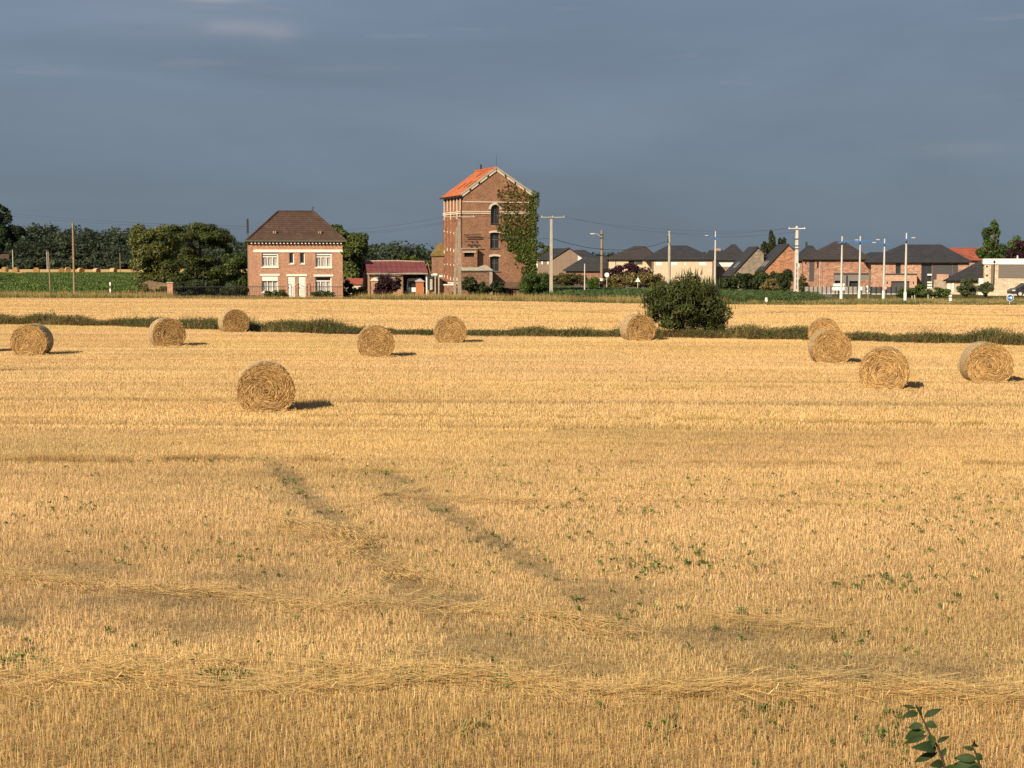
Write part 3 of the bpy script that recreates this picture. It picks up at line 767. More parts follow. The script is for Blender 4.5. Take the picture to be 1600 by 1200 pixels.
    for k in range(26):
        y = -BHALF + 0.05 + k * (2 * BHALF - 0.1) / 25; ws = 0.010
        tt = np.linspace(-0.68, math.pi + 0.68, 40)
        x, z = section(tt, np.full(40, BR * 1.0 + 0.019))
        i = len(m.v)
        for j in range(40): m.v += [(x[j], y - ws / 2, z[j]), (x[j], y + ws / 2, z[j])]
        for j in range(39): m.f.append((i + 2 * j, i + 2 * j + 1, i + 2 * j + 3, i + 2 * j + 2))
    net = m.mesh('net_wrap', plain('bale_net', (0.60, 0.47, 0.30), 0.6, 0.2))
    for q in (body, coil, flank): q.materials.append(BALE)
    return body, coil, flank, net
BV = [bale_meshes(700 + k) for k in range(4)]
def bale(px, py, yaw, variant, label, scale=1.0):
    p = gr(px, py)
    y = p.y + BHALF
    root = empty('straw_bale', (p.x * y / p.y, y, 0.0), math.radians(yaw))
    root.scale = (scale,) * 3
    tag(root, label, 'straw bale', 'round straw bales lying on the stubble')
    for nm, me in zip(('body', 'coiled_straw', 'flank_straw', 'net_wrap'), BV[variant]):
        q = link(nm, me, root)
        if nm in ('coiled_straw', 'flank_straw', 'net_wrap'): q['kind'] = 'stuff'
    return root
bale(415.5, 646, 10, 0, 'large round straw bale nearest the camera, its coiled end seen squarely', 1.0)
bale(587, 560, 6.5, 1, 'round straw bale between the brick house and the mill, out on the open stubble')
bale(51, 557, 4, 2, 'round straw bale nearest the left edge, its shaded grey flank turned away')
bale(261, 543, 23, 3, 'round straw bale tilted view with pale netted flank, close to the ditch reeds at left', 1.0)
bale(365, 521, 24, 0, 'small looking straw bale touching the dark ditch reeds below the house', 0.97)
bale(703, 538, 5.5, 2, 'round straw bale by the ditch directly below the tall mill', 1.0)
bale(996, 534, 13, 3, 'straw bale beside the big round green bush, pale flank showing', 0.99)
bale(1296, 570, -3, 1, 'straw bale with pale netted flank half hiding another bale behind it')
bale(1287, 541, -10, 2, 'straw bale in the ditch growth mostly hidden by the bale before it', 0.97)
bale(1381, 611, -13.5, 3, 'second nearest straw bale, end face on, between two netted bales')
bale(1539, 600, -4, 0, 'straw bale nearest the right edge, wide netted flank showing')
bale(-45, 553, 5, 1, 'straw bale just past the left edge whose shadow reaches into view')
# bales on the far stubble beyond the beets
for k, (px, py, lab) in enumerate(((8, 425, 'far straw bale before the wood, close to the left edge'), (25, 426, 'far straw bale beside the small pole before the white farmhouse'), (57, 426, 'far straw bale beyond the beets left of the leaning pole'), (96, 427, 'far straw bale beyond the beets just left of the tall pole'), (106, 425.5, 'larger far straw bale beyond the beets beside the tall pole'), (126, 427, 'far straw bale beyond the beets just right of the tall pole'), (151, 427.5, 'far straw bale below the half hidden cottages'), (177, 427.5, 'far straw bale next to the big rounded trees'))):
    q = bale(px, py, -20 + 13 * k, k % 4, lab, 1.05)
    q['group'] = 'far straw bales beyond the beet field'
# ------------------------------------------------------------------ foliage
def leaf_cloud(blobs, n, size, cols, seed, upbias=0.35, shell=0.5, aspect=0.55, droop=0.0):
    """diamond leaf faces spread through a set of blobs (x,y,z,rx,ry,rz[,tone])"""
    r = np.random.default_rng(seed)
    B = np.array([(*b[:6], b[6] if len(b) > 6 else 1.0) for b in blobs], float)
    w = (B[:, 3] * B[:, 4] + B[:, 4] * B[:, 5] + B[:, 3] * B[:, 5]); w /= w.sum()
    k = r.choice(len(B), n, p=w)
    d = r.normal(size=(n, 3)); d /= np.linalg.norm(d, axis=1)[:, None]
    rad = shell + (1 - shell) * r.random(n) ** 0.6
    P = B[k, :3] + d * B[k, 3:6] * (rad * r.normal(1, 0.07, n))[:, None]
    P[:, 2] = np.maximum(P[:, 2], 0.02)
    nr = d * 0.9 + r.normal(0, 0.55, (n, 3)) + np.array([0, 0, upbias]); nr /= np.linalg.norm(nr, axis=1)[:, None]
    a = np.cross(nr, r.normal(size=(n, 3))); a[:, 2] -= droop; a -= nr * (a * nr).sum(1)[:, None]; a /= np.linalg.norm(a, axis=1)[:, None] + 1e-9
    b = np.cross(nr, a)
    s = size * r.uniform(0.6, 1.45, n)
    a *= s[:, None]; b *= (s * aspect)[:, None]
    V = np.stack([P - a * 0.5, P + b * 0.5, P + a * 0.5, P - b * 0.5], 1).reshape(-1, 3)
    V[:, 2] = np.maximum(V[:, 2], 0.01)
    cols = np.array(cols); c = cols[r.integers(0, len(cols), n)] * r.normal(1, 0.16, (n, 1)).clip(0.55, 1.5) * B[k, 6][:, None]
    return V, np.arange(4 * n).reshape(n, 4), np.repeat(c, 4, 0)
def sub_blobs(c, rad, k, f, r, low=-1.0, tone=0.14):
    """clumps that make up a crown: an uneven outline with hollows"""
    out = []
    for _ in range(k):
        while True:
            d = r.normal(size=3); d /= np.linalg.norm(d)
            if d[2] > low: break
        t = r.uniform(0.45, 0.86); g = f * r.uniform(0.65, 1.3)
        out.append((c[0] + d[0] * rad[0] * t, c[1] + d[1] * rad[1] * t, c[2] + d[2] * rad[2] * t, rad[0] * g, rad[1] * g, rad[2] * g * 0.85, r.normal(1, tone)))
    return out
def plant(name, label, cat, px, Y, clumps, n, size, cols, seed, trunk=None, group=None, k=16, f=0.36, shoots=0, **kw):
    """a tree or shrub: clumps are (dx, z, rx, rz[, dy]) in metres about the stem; depth radius follows rx"""
    r = np.random.default_rng(seed)
    root = empty(name, (gx(px, Y), Y, 0.0)); tag(root, label, cat, group)
    bl = []
    for c in clumps:
        dx, z, rx, rz = c[:4]; dy = c[4] if len(c) > 4 else 0.0
        bl += sub_blobs((dx, dy, z), (rx, min(rx, 2.2 + 0.6 * rx), rz), k, f, r)
    n = int(n * 1.45)
    V, F, C = leaf_cloud(bl, n, size, cols, seed + 1, **kw)
    if shoots:
        m = shoots; q = r.integers(0, len(bl), m); B = np.array([b[:6] for b in bl])[q]
        P = B[:, :3] + np.stack([r.normal(0, 0.6, m) * B[:, 3], r.normal(0, 0.6, m) * B[:, 4], B[:, 5] * 0.7], 1)
        V2, F2, C2 = blades(P, r.uniform(-1.2, 1.2, m), np.abs(r.normal(0, 0.2, m)), r.random(m) * 6.28, size * r.uniform(1.6, 3.4, m), np.full(m, size * 0.34), np.array(cols)[r.integers(0, len(cols), m)] * r.uniform(0.8, 1.4, (m, 1)), 0.2)
        V, F, C = np.vstack([V, V2]), np.vstack([F, F2 + len(V)]), np.vstack([C, C2])
    me = np_mesh('crown', V, F, C); me.materials.append(LEAF)
    q = link('crown', me, root)
    mb = MB()
    t = trunk or (0.12, 0.5)
    top = max(c[1] for c in clumps)
    mb.tube([(0, 0, -0.1), (0.05 * t[0], 0, top * 0.3), (t[0] * 0.4, 0.1, top * 0.75)], [t[0] * 1.25, t[0], t[0] * 0.5], 7)
    for b in bl[::max(1, len(bl) // 9)]:
        mb.tube([(0.02, 0, top * t[1] * 0.7), (b[0] * 0.5, b[1] * 0.5, (top * t[1] * 0.7 + b[2]) * 0.52), (b[0], b[1], b[2])], [t[0] * 0.6, t[0] * 0.35, t[0] * 0.12], 5)
    mb.build('trunk', BARK, root, True)
    return root
OAK = [(0.075, 0.095, 0.024), (0.10, 0.12, 0.03), (0.06, 0.078, 0.02)]
WILLOW = [(0.13, 0.145, 0.042), (0.105, 0.12, 0.034), (0.155, 0.165, 0.055)]
PINE = [(0.07, 0.09, 0.026), (0.09, 0.11, 0.03), (0.05, 0.065, 0.02)]
DEEP = [(0.042, 0.056, 0.022), (0.055, 0.07, 0.026), (0.034, 0.045, 0.02)]
PURPLE = [(0.045, 0.018, 0.022), (0.06, 0.024, 0.03), (0.03, 0.013, 0.016)]
LIME = [(0.09, 0.16, 0.022), (0.11, 0.19, 0.03), (0.07, 0.13, 0.02)]
SAGE = [(0.09, 0.11, 0.05), (0.11, 0.13, 0.065), (0.07, 0.09, 0.04)]
DRYB = [(0.26, 0.19, 0.08), (0.20, 0.15, 0.06), (0.10, 0.11, 0.035)]
# big bush in the ditch
plant('round_bush', 'big round dark green bush standing in the ditch', 'bush', 1070, 79.5, [(0, 1.45, 2.15, 1.45), (-0.55, 2.2, 1.35, 1.1), (0.75, 2.2, 1.3, 1.05), (-1.35, 1.0, 1.0, 0.9), (1.45, 1.1, 0.95, 0.95)], 15000, 0.155, [(0.068, 0.085, 0.024), (0.09, 0.108, 0.032), (0.052, 0.066, 0.02)], 801, (0.07, 0.3), k=15, f=0.36, shoots=900, aspect=0.4)
# trees left of the brick house
plant('willow_tree', 'pale green rounded tree at the end of the beet field', 'tree', 243, 176, [(-0.3, 3.3, 2.7, 3.0), (-0.7, 5.9, 2.0, 2.2), (1.4, 5.4, 2.0, 2.5), (-1.4, 2.5, 1.8, 2.1)], 9500, 0.34, WILLOW, 811, (0.22, 0.4), k=13, f=0.38, aspect=0.4)
plant('cypress_tree', 'dark spreading conifer with layered branches left of the brick house', 'tree', 312, 170, [(0.3, 6.3, 3.6, 1.6), (-1.6, 6.8, 2.2, 1.3), (1.9, 5.8, 2.2, 1.7), (1.0, 3.2, 3.0, 1.6), (2.1, 2.2, 2.6, 1.7), (-2.0, 3.6, 2.4, 2.2), (-0.4, 1.6, 3.4, 1.6, 1.5), (-2.2, 1.3, 1.6, 1.2)], 19000, 0.30, PINE, 821, (0.3, 0.5), k=13, f=0.33, upbias=0.8, aspect=0.45)
plant('garden_tree', 'mid green rounded tree behind the cypress and the house', 'tree', 372, 182, [(0, 2.6, 1.9, 2.0), (0.5, 1.4, 1.7, 1.4), (-0.8, 3.6, 1.2, 1.0)], 4500, 0.3, [(0.075, 0.105, 0.025), (0.06, 0.085, 0.02)], 831, (0.14, 0.4))
plant('yew_bush', 'dark evergreen shrub behind the railing left of the house', 'shrub', 300, 160, [(0, 0.9, 2.0, 0.95), (1.8, 1.0, 1.3, 1.0), (-1.3, 0.9, 1.2, 0.9)], 5200, 0.22, DEEP, 841, (0.1, 0.3))
plant('laurel_bush', 'dark low shrub against the left wall of the house', 'shrub', 372, 157, [(0, 0.7, 1.1, 0.75), (-1.2, 0.6, 0.9, 0.6)], 2600, 0.18, DEEP, 845, (0.06, 0.3))
plant('walnut_tree', 'broad green tree right behind the brick house', 'tree', 545, 178, [(0, 4.6, 2.7, 2.7), (-1.2, 6.4, 1.7, 1.6), (1.2, 5.8, 1.9, 1.7), (0.3, 2.4, 2.5, 2.0), (-2.0, 3.2, 1.6, 2.4)], 12000, 0.34, [(0.09, 0.12, 0.028), (0.115, 0.145, 0.036), (0.07, 0.095, 0.024)], 851, (0.26, 0.4), k=14)
plant('thin_tree', 'thin treetop rising over the right roof hip of the house', 'tree', 516, 190, [(0.0, 7.6, 0.8, 0.7), (0.4, 6.6, 0.9, 0.8)], 700, 0.3, OAK, 855, (0.12, 0.7), k=7)
plant('plum_shrub', 'dark purple leaved shrub before the red roofed barn', 'shrub', 606, 152, [(0, 1.0, 1.35, 1.0), (-0.4, 1.7, 0.9, 0.7), (0.7, 1.4, 0.8, 0.9)], 3600, 0.2, PURPLE, 861, (0.07, 0.3), shoots=60)
plant('garden_shrub', 'green shrub between the shed and the barn gatepost', 'shrub', 566, 158, [(0, 0.6, 0.8, 0.6), (-0.9, 0.5, 0.7, 0.5)], 1500, 0.18, OAK, 865, (0.05, 0.3))
plant('box_shrub', 'dark round shrub at the right corner of the house', 'shrub', 540, 161, [(0, 0.9, 0.75, 0.95)], 1400, 0.18, DEEP, 867, (0.06, 0.3))
plant('elder_bush', 'dark green shrub before the lower annex of the mill', 'shrub', 743, 154, [(0, 0.9, 1.25, 1.0), (-0.7, 1.5, 0.8, 0.8), (0.8, 0.8, 0.9, 0.8)], 3800, 0.2, DEEP, 871, (0.07, 0.3))
plant('elder_bush', 'smaller dark shrub under the lowest mill window', 'shrub', 781, 155, [(0, 0.8, 0.85, 0.85), (-0.5, 1.1, 0.6, 0.6)], 2200, 0.2, DEEP, 875, (0.06, 0.3))
plant('clipped_bush', 'clipped round green bush at the foot of the ivy', 'bush', 829, 152, [(0, 1.25, 1.05, 1.3)], 3600, 0.16, [(0.055, 0.10, 0.022), (0.07, 0.12, 0.026)], 881, (0.08, 0.3), k=22, f=0.42)
plant('clipped_bush', 'clipped round green bush touching the grey utility pole', 'bush', 848, 153, [(0, 1.35, 1.15, 1.35)], 4000, 0.16, [(0.055, 0.10, 0.022), (0.07, 0.12, 0.026)], 883, (0.08, 0.3), k=22, f=0.42)
plant('house_hedge', 'low green bush under the lower left window of the house', 'shrub', 430, 151.0, [(-0.5, 0.45, 0.8, 0.42), (0.6, 0.5, 0.9, 0.5)], 1900, 0.14, OAK, 885, (0.04, 0.3))
plant('house_hedge', 'low green bush under the lower right window of the house', 'shrub', 505, 152.0, [(-0.4, 0.45, 0.8, 0.45), (0.6, 0.45, 0.7, 0.42)], 1700, 0.14, OAK, 887, (0.04, 0.3))
# estate side
plant('far_ash_tree', 'dark treetop showing behind the right edge of the mill', 'tree', 848, 265, [(0, 4.4, 1.9, 2.3), (-0.8, 3.4, 1.8, 1.8)], 2600, 0.42, OAK, 891, (0.2, 0.4))
for k, (px, Y, dz, lab) in enumerate(((872, 224, 1.0, 'brownish hedge below the grey brown gable'), (895, 222, 1.0, 'brownish hedge before the low dark roof'), (975, 212, 1.1, 'olive hedge below the cream house'), (1152, 186, 1.3, 'dark hedge under the grey brick gable'), (1182, 185, 1.35, 'green hedge between the two steep gables'), (1203, 184, 1.4, 'leafy hedge before the orange brick gable'))):
    plant('boundary_hedge', lab, 'hedge', px, Y, [(-1.2, dz * 0.9, 1.3, dz), (0.2, dz * 0.9, 1.4, dz * 0.95), (1.3, dz * 0.8, 1.2, dz * 0.9)], 3000, 0.24, ([(0.10, 0.09, 0.035), (0.085, 0.09, 0.03), (0.13, 0.10, 0.04)] if k < 3 else DEEP + [(0.06, 0.10, 0.025)]), 900 + k * 3, (0.05, 0.3))
plant('copper_hedge', 'dark purple hedge rounded over before the cream house', 'hedge', 980, 216, [(-1.8, 1.9, 2.0, 1.1), (0, 2.2, 2.0, 1.2), (1.6, 1.8, 1.9, 1.0)], 3600, 0.26, PURPLE, 921, (0.06, 0.3))
plant('dry_bank', 'tan dry bushes on the bank by the triangular sign', 'bush', 1000, 196, [(-0.8, 1.1, 1.4, 1.1), (0.8, 1.3, 1.5, 1.3), (2.2, 1.1, 1.4, 1.2)], 3000, 0.26, DRYB, 925, (0.05, 0.3))
plant('dry_bank', 'tan dry bushes beside the round sign on the road', 'bush', 962, 199, [(-0.8, 0.9, 1.4, 1.0), (0.8, 0.9, 1.5, 1.0)], 2000, 0.26, DRYB, 929, (0.05, 0.3))
plant('dry_bank', 'tan dry bushes beneath the orange brick gable', 'bush', 1208, 180, [(-0.5, 0.8, 1.2, 0.9), (0.9, 0.9, 1.1, 0.9)], 1700, 0.24, DRYB, 931, (0.05, 0.3))
plant('lime_bush', 'bright yellow green ball shaped bush beside the road', 'bush', 927, 196, [(0, 0.75, 0.85, 0.8)], 1900, 0.14, LIME, 933, (0.05, 0.3), k=20, f=0.45)
plant('thorn_bush', 'dense dark green bush left of the white crossarm pole', 'bush', 1227, 172, [(0, 1.35, 1.05, 1.4), (0.1, 2.1, 0.75, 0.8), (-0.5, 0.8, 0.9, 0.8)], 3800, 0.18, DEEP + [(0.05, 0.085, 0.02)], 935, (0.07, 0.3))
plant('thorn_bush', 'sparse bush right of the white crossarm pole', 'bush', 1253, 176, [(0, 1.1, 0.75, 1.0), (0.3, 0.7, 0.8, 0.7)], 1300, 0.18, OAK + DRYB[:1], 937, (0.05, 0.3))
plant('poplar_tree', 'slim dark poplar, taller of two behind the steep gables', 'tree', 1202, 330, [(-0.9, 5.6, 1.2, 2.9), (0.5, 5.9, 1.2, 3.3), (-0.3, 3.4, 1.6, 2.4)], 4600, 0.42, DEEP, 941, (0.16, 0.5), k=10)
plant('poplar_tree', 'slim dark poplar, shorter of two behind the orange gable', 'tree', 1216, 332, [(0.2, 6.0, 1.2, 3.0), (1.0, 5.4, 0.9, 2.8)], 3000, 0.42, DEEP, 945, (0.16, 0.5), k=10)
plant('birch_tree', 'tall light green birch beside the cream modern block', 'tree', 1548, 205, [(0, 6.6, 1.25, 2.3), (-0.7, 5.0, 1.3, 2.0), (0.9, 4.4, 1.5, 2.0), (0.1, 8.0, 0.8, 1.0)], 5200, 0.28, [(0.075, 0.125, 0.03), (0.09, 0.14, 0.036), (0.06, 0.10, 0.025)], 951, (0.13, 0.5), k=11, droop=0.5)
plant('lime_tree', 'rounded light green tree behind the birch', 'tree', 1582, 218, [(0, 5.4, 1.7, 1.6), (0.6, 4.2, 1.6, 1.4)], 2600, 0.3, [(0.075, 0.12, 0.028), (0.09, 0.14, 0.03)], 955, (0.15, 0.5))
plant('copper_beech', 'dark purple leaved tree over the cream modern block', 'tree', 1598, 200, [(0, 4.5, 2.2, 2.2), (-1.0, 3.6, 1.8, 1.6), (1.4, 4.0, 1.8, 2.0)], 5000, 0.3, PURPLE, 959, (0.2, 0.5))
plant('sage_bush', 'grey green bushy shrub before the cream block, the larger one', 'bush', 1510, 158, [(0, 0.95, 1.15, 1.0), (0.3, 1.4, 0.8, 0.6)], 3600, 0.16, SAGE, 961, (0.06, 0.3))
plant('sage_bush', 'grey green bushy shrub against the cream block, the smaller one', 'bush', 1540, 157, [(0, 0.85, 0.85, 0.95)], 2400, 0.16, SAGE, 963, (0.06, 0.3))
plant('green_thicket', 'fresh green thicket among the posts by the tallest lamp', 'bush', 1440, 156, [(-1.8, 0.5, 1.2, 0.6), (0, 0.65, 1.3, 0.75), (1.9, 0.5, 1.1, 0.6)], 3200, 0.2, [(0.065, 0.11, 0.025), (0.08, 0.13, 0.03)], 965, (0.05, 0.3))
plant('dry_bank', 'tan dry brush on the bank beside the brick pier', 'bush', 226, 158, [(0, 0.7, 1.0, 0.8), (1.2, 0.55, 0.9, 0.6), (-1.0, 0.4, 0.8, 0.5)], 2200, 0.2, DRYB, 967, (0.05, 0.3))
# tall trees at the left edge, standing out of the wood
plant('tall_tree', 'tall dark tree at the left edge of the wood', 'tree', 2, 560, [(-3, 13, 5.5, 10), (2.5, 12, 4.5, 8.5), (6.0, 9, 4, 7), (-8, 12, 5, 9), (0.5, 20, 3.0, 4.0)], 7000, 1.0, [(0.030, 0.055, 0.026), (0.04, 0.068, 0.03), (0.024, 0.042, 0.022)], 971, (0.5, 0.5), k=14, f=0.3)
def wood(name, label, trees, cols, seed, per=900, size=1.1):
    """a far wood that reads as one mass"""
    r = np.random.default_rng(seed); VV, FF, CC = [], [], []; o = 0
    for px, Y, top, wid in trees:
        x = gx(px, Y); bl = []; t = r.normal(1, 0.16)
        for c in range(9):
            z = r.uniform(0.28, 0.84) * top; q = wid * 0.36 * r.uniform(0.7, 1.2)
            bl.append((x + r.normal(0, wid * 0.27), Y + r.normal(0, 1.5), z, q, q, min(q * 1.0, top - z), t * r.normal(1, 0.1)))
        for c in range(3): bl.append((x + r.normal(0, wid * 0.35), Y - 1, top * 0.16, wid * 0.3, wid * 0.3, top * 0.2, t))
        V, F, C = leaf_cloud(bl, per, size, cols, int(r.integers(1e9)))
        VV.append(V); FF.append(F + o); CC.append(C); o += len(V)
    me = np_mesh(name, np.vstack(VV), np.vstack(FF), np.vstack(CC)); me.materials.append(LEAF)
    return tag(link(name, me), label, 'wood', kind='stuff')
HAZED_GREEN = [(0.042, 0.060, 0.038), (0.052, 0.072, 0.042), (0.06, 0.08, 0.044), (0.038, 0.054, 0.038)]  # greens lightened and blued, distance haze put into the leaf colour
r_ = np.random.default_rng(31)
TOPS = [(-60, 335), (0, 348), (40, 352), (60, 345), (85, 352), (105, 348), (125, 354), (150, 353), (172, 359), (190, 352), (215, 358), (260, 362), (350, 373), (372, 370), (388, 374), (430, 376), (560, 380), (585, 380), (600, 376), (640, 378), (670, 388), (690, 396), (760, 400)]
trees = []
for row, (Y, n, drop) in enumerate(((600, 46, 0), (575, 40, 8), (556, 34, 22))):
    for k in range(n):
        px = -120 + 520 * (k + r_.random()) / n
        py = float(np.interp(px, *zip(*TOPS))) + drop + r_.normal(0, 3.0)
        trees.append((px, Y + r_.normal(0, 6), at(px, py, Y).z, r_.uniform(6.5, 11)))
for k in range(60):
    px = -120 + 350 * (k + r_.random()) / 60
    trees.append((px, 530 + r_.normal(0, 4), r_.uniform(1.8, 4.2), r_.uniform(3.5, 6)))
wood('wood', 'dark mixed wood along the horizon behind the beet field', trees, HAZED_GREEN, 41)
trees = []
for row, (Y, n, drop) in enumerate(((700, 22, 0), (660, 18, 5))):
    for k in range(n):
        px = 380 + 370 * (k + r_.random()) / n
        py = float(np.interp(px, *zip(*TOPS))) + drop + r_.normal(0, 1.5)
        trees.append((px, Y + r_.normal(0, 6), at(px, py, Y).z, r_.uniform(8, 13)))
wood('wood', 'distant rounded wood between the brick house and the mill', trees, HAZED_GREEN, 43, 500, 1.3)
trees = [(px + r_.normal(0, 3), 420 + r_.normal(0, 10), at(px, py, 420).z, 7.0) for px, py in ((940, 393), (950, 392), (1000, 392), (1095, 392), (1185, 394), (1275, 394), (1290, 390), (1372, 397), (1340, 400), (900, 398), (1150, 400), (1440, 398), (1500, 396))]
wood('wood', 'low far trees glimpsed between the estate roofs', trees, HAZED_GREEN, 45, 300, 0.9)
# yellowish tree in front of the far wood
plant('field_tree', 'yellow green treetop behind the purple roofed barn', 'tree', 640, 240, [(0, 3.4, 1.7, 1.4), (1.6, 3.0, 1.2, 1.1), (3.4, 2.8, 1.4, 0.9), (-1.4, 2.8, 1.2, 1.2)], 3200, 0.36, [(0.085, 0.115, 0.026), (0.07, 0.095, 0.022)], 981, (0.13, 0.4))
# ------------------------------------------------------------------ buildings
class Bld:
    """a building: Empty at the foot of its left front corner; x along the facade, y into depth, z up"""
    def __init__(s, name, label, cat, px, Y, rot=0.0, group=None):
        s.o = Vector((gx(px, Y), Y, 0)); s.a = math.radians(rot)
        s.root = empty(name, s.o, s.a); tag(s.root, label, cat, group)
        s.X = Vector((math.cos(s.a), math.sin(s.a), 0)); s.N = Vector((-math.sin(s.a), math.cos(s.a), 0))
    def at(s, px, py, y=0.0):
        d = ray(px, py); p0 = s.o + s.N * y
        p = CAM + d * ((p0 - CAM).dot(s.N) / d.dot(s.N))
        return (p - s.o).dot(s.X), p.z
    def rect(s, x0, y0, x1, y1, y=0.0):
        xm, ym = (x0 + x1) / 2, (y0 + y1) / 2
        return s.at(x0, ym, y)[0], s.at(x1, ym, y)[0], s.at(xm, y1, y)[1], s.at(xm, y0, y)[1]
    def add(s, name, mb, mat, parent=None, smooth=False):
        return mb.build(name, mat, parent or s.root, smooth)
def window(b, h, y=0.0, reveal=0.16, cols=2, transom=None, fw=0.07, frame=None, pane=None, sill=None, name='window', shutter=None):
    """frame with real bars set back in the opening h = (u0,u1,z0,z1); each pane a sub-part"""
    u0, u1, z0, z1 = h; ys = y + reveal
    m = MB()
    m.box(u0, u0 + fw, ys - 0.05, ys + 0.02, z0, z1).box(u1 - fw, u1, ys - 0.05, ys + 0.02, z0, z1)
    m.box(u0 + fw, u1 - fw, ys - 0.05, ys + 0.02, z0, z0 + fw).box(u0 + fw, u1 - fw, ys - 0.05, ys + 0.02, z1 - fw, z1)
    zs = [z0 + fw, z1 - fw]
    if transom:
        zt = z0 + (z1 - z0) * transom; m.box(u0 + fw, u1 - fw, ys - 0.055, ys + 0.02, zt - fw * 0.6, zt + fw * 0.6); zs = [z0 + fw, zt - fw * 0.6, zt + fw * 0.6, z1 - fw]
    us = [u0 + fw]
    for k in range(1, cols):
        um = u0 + (u1 - u0) * k / cols
        for q in range(0, len(zs), 2):
            if transom and q == 2 and cols == 3: continue
            m.box(um - fw * 0.5, um + fw * 0.5, ys - 0.052, ys + 0.02, zs[q], zs[q + 1])
        us += [um - fw * 0.5, um + fw * 0.5]
    us.append(u1 - fw)
    w = b.add(name, m, frame or WHITE)
    for q in range(0, len(zs), 2):
        if transom and q == 2 and cols == 3: cells = [(us[0], us[-1])]
        else: cells = [(us[k], us[k + 1]) for k in range(0, len(us), 2)]
        for a, c in cells: b.add('pane', MB().box(a + 0.002, c - 0.002, ys - 0.015, ys - 0.003, zs[q] + 0.002, zs[q + 1] - 0.002), pane or GLASS, w)
    if sill: b.add('sill', MB().box(u0 - 0.06, u1 + 0.06, y - 0.07, y + reveal - 0.06, z0 - sill, z0 - 0.004), frame or WHITE, w)
    return w
def panel(b, name, h, mat, y=0.0, proud=0.03, depth=0.10):
    return b.add(name, MB().box(h[0], h[1], y - proud, y + depth, h[2], h[3]), mat)
def hip_roof(b, x0, x1, y0, y1, ze, rx0, rx1, ry0, zr, mat, th=0.16, name='roof', ry1=None):
    """hipped roof: eave slab and four slopes"""
    ry1 = ry0 if ry1 is None else ry1
    m = MB().box(x0, x1, y0, y1, ze - th, ze)
    A, B, C, D = (x0, y0, ze), (x1, y0, ze), (x1, y1, ze), (x0, y1, ze); E, F_ = (rx0, ry0, zr), (rx1, ry1, zr)
    m.poly([A, B, F_, E]); m.poly([B, C, F_]); m.poly([C, D, E, F_]); m.poly([D, A, E])
    return b.add(name, m, mat)
def slope(m, p0, p1, p2, p3, th=0.14):
    """a thick roof plane from four corners"""
    n = (Vector(p1) - Vector(p0)).cross(Vector(p3) - Vector(p0)).normalized()
    if n.z < 0: n = -n
    q = [Vector(p) - n * th for p in (p0, p1, p2, p3)]
    return m.hexa([*q, Vector(p0), Vector(p1), Vector(p2), Vector(p3)])
RED = brick('house_brick', (0.46, 0.20, 0.115), (0.36, 0.145, 0.08), (0.44, 0.33, 0.24), blotch=(0.82, 1.18))
MILL = brick('mill_brick', (0.36, 0.155, 0.085), (0.26, 0.105, 0.058), (0.30, 0.21, 0.14), blotch=(0.75, 1.18))
OLDB = brick('old_brick', (0.30, 0.13, 0.08), (0.22, 0.10, 0.06), (0.28, 0.21, 0.15), blotch=(0.65, 1.25))
PINKB = brick('pink_brick', (0.42, 0.25, 0.17), (0.28, 0.15, 0.10), (0.40, 0.32, 0.25), bw=0.5, bh=0.16, blotch=(0.7, 1.25))
MIXB = brick('mixed_red_brick', (0.38, 0.20, 0.135), (0.22, 0.11, 0.075), (0.40, 0.29, 0.21), bw=0.5, bh=0.16, blotch=(0.65, 1.3))
ORANGEB = brick('orange_brick', (0.42, 0.21, 0.12), (0.25, 0.115, 0.065), (0.38, 0.25, 0.16), bw=0.55, bh=0.18, blotch=(0.7, 1.3))
GREYB = brick('grey_brick', (0.27, 0.225, 0.165), (0.17, 0.145, 0.11), (0.28, 0.24, 0.19), bw=0.5, bh=0.16, blotch=(0.75, 1.2))
TAUPE = brick('taupe_brick', (0.27, 0.20, 0.145), (0.23, 0.17, 0.125), (0.24, 0.18, 0.14), blotch=(0.88, 1.1))
CREAMB = brick('cream_brick', (0.66, 0.52, 0.37), (0.58, 0.45, 0.32), (0.5, 0.4, 0.3), blotch=(0.9, 1.1))
SANDB = brick('sand_brick', (0.60, 0.48, 0.35), (0.46, 0.36, 0.26), (0.46, 0.38, 0.29), bw=0.5, bh=0.16, blotch=(0.8, 1.18))
TILE = roofing('brown_tiles', (0.105, 0.062, 0.042), (0.075, 0.045, 0.032), gap=(0.022, 0.014, 0.011))
ORT = roofing('orange_tiles', (0.58, 0.17, 0.06), (0.42, 0.125, 0.05), gap=(0.24, 0.07, 0.03), blotch=(0.72, 1.2))
SLATE = roofing('slate_tiles', (0.046, 0.044, 0.046), (0.036, 0.035, 0.037), gap=(0.02, 0.02, 0.021), rough=0.6)
GTILE = roofing('grey_brown_tiles', (0.062, 0.052, 0.048), (0.048, 0.04, 0.038), gap=(0.022, 0.02, 0.02))
RDT = roofing('red_tiles', (0.34, 0.09, 0.05), (0.20, 0.055, 0.035), gap=(0.12, 0.05, 0.04), course=0.6, tile=0.5)
MOSS = plain('mossy_tiles', (0.15, 0.11, 0.045), 0.95, 0.1, var=0.35, scale=3)
GUTTER = plain('green_gutter', (0.10, 0.105, 0.08), 0.6, var=0.15)
CURTAIN = plain('net_curtain', (0.78, 0.78, 0.74), 0.9, 0.1, var=0.1)
CLEAR = glassmat('clear_glass', (0.02, 0.022, 0.025), 0.86)

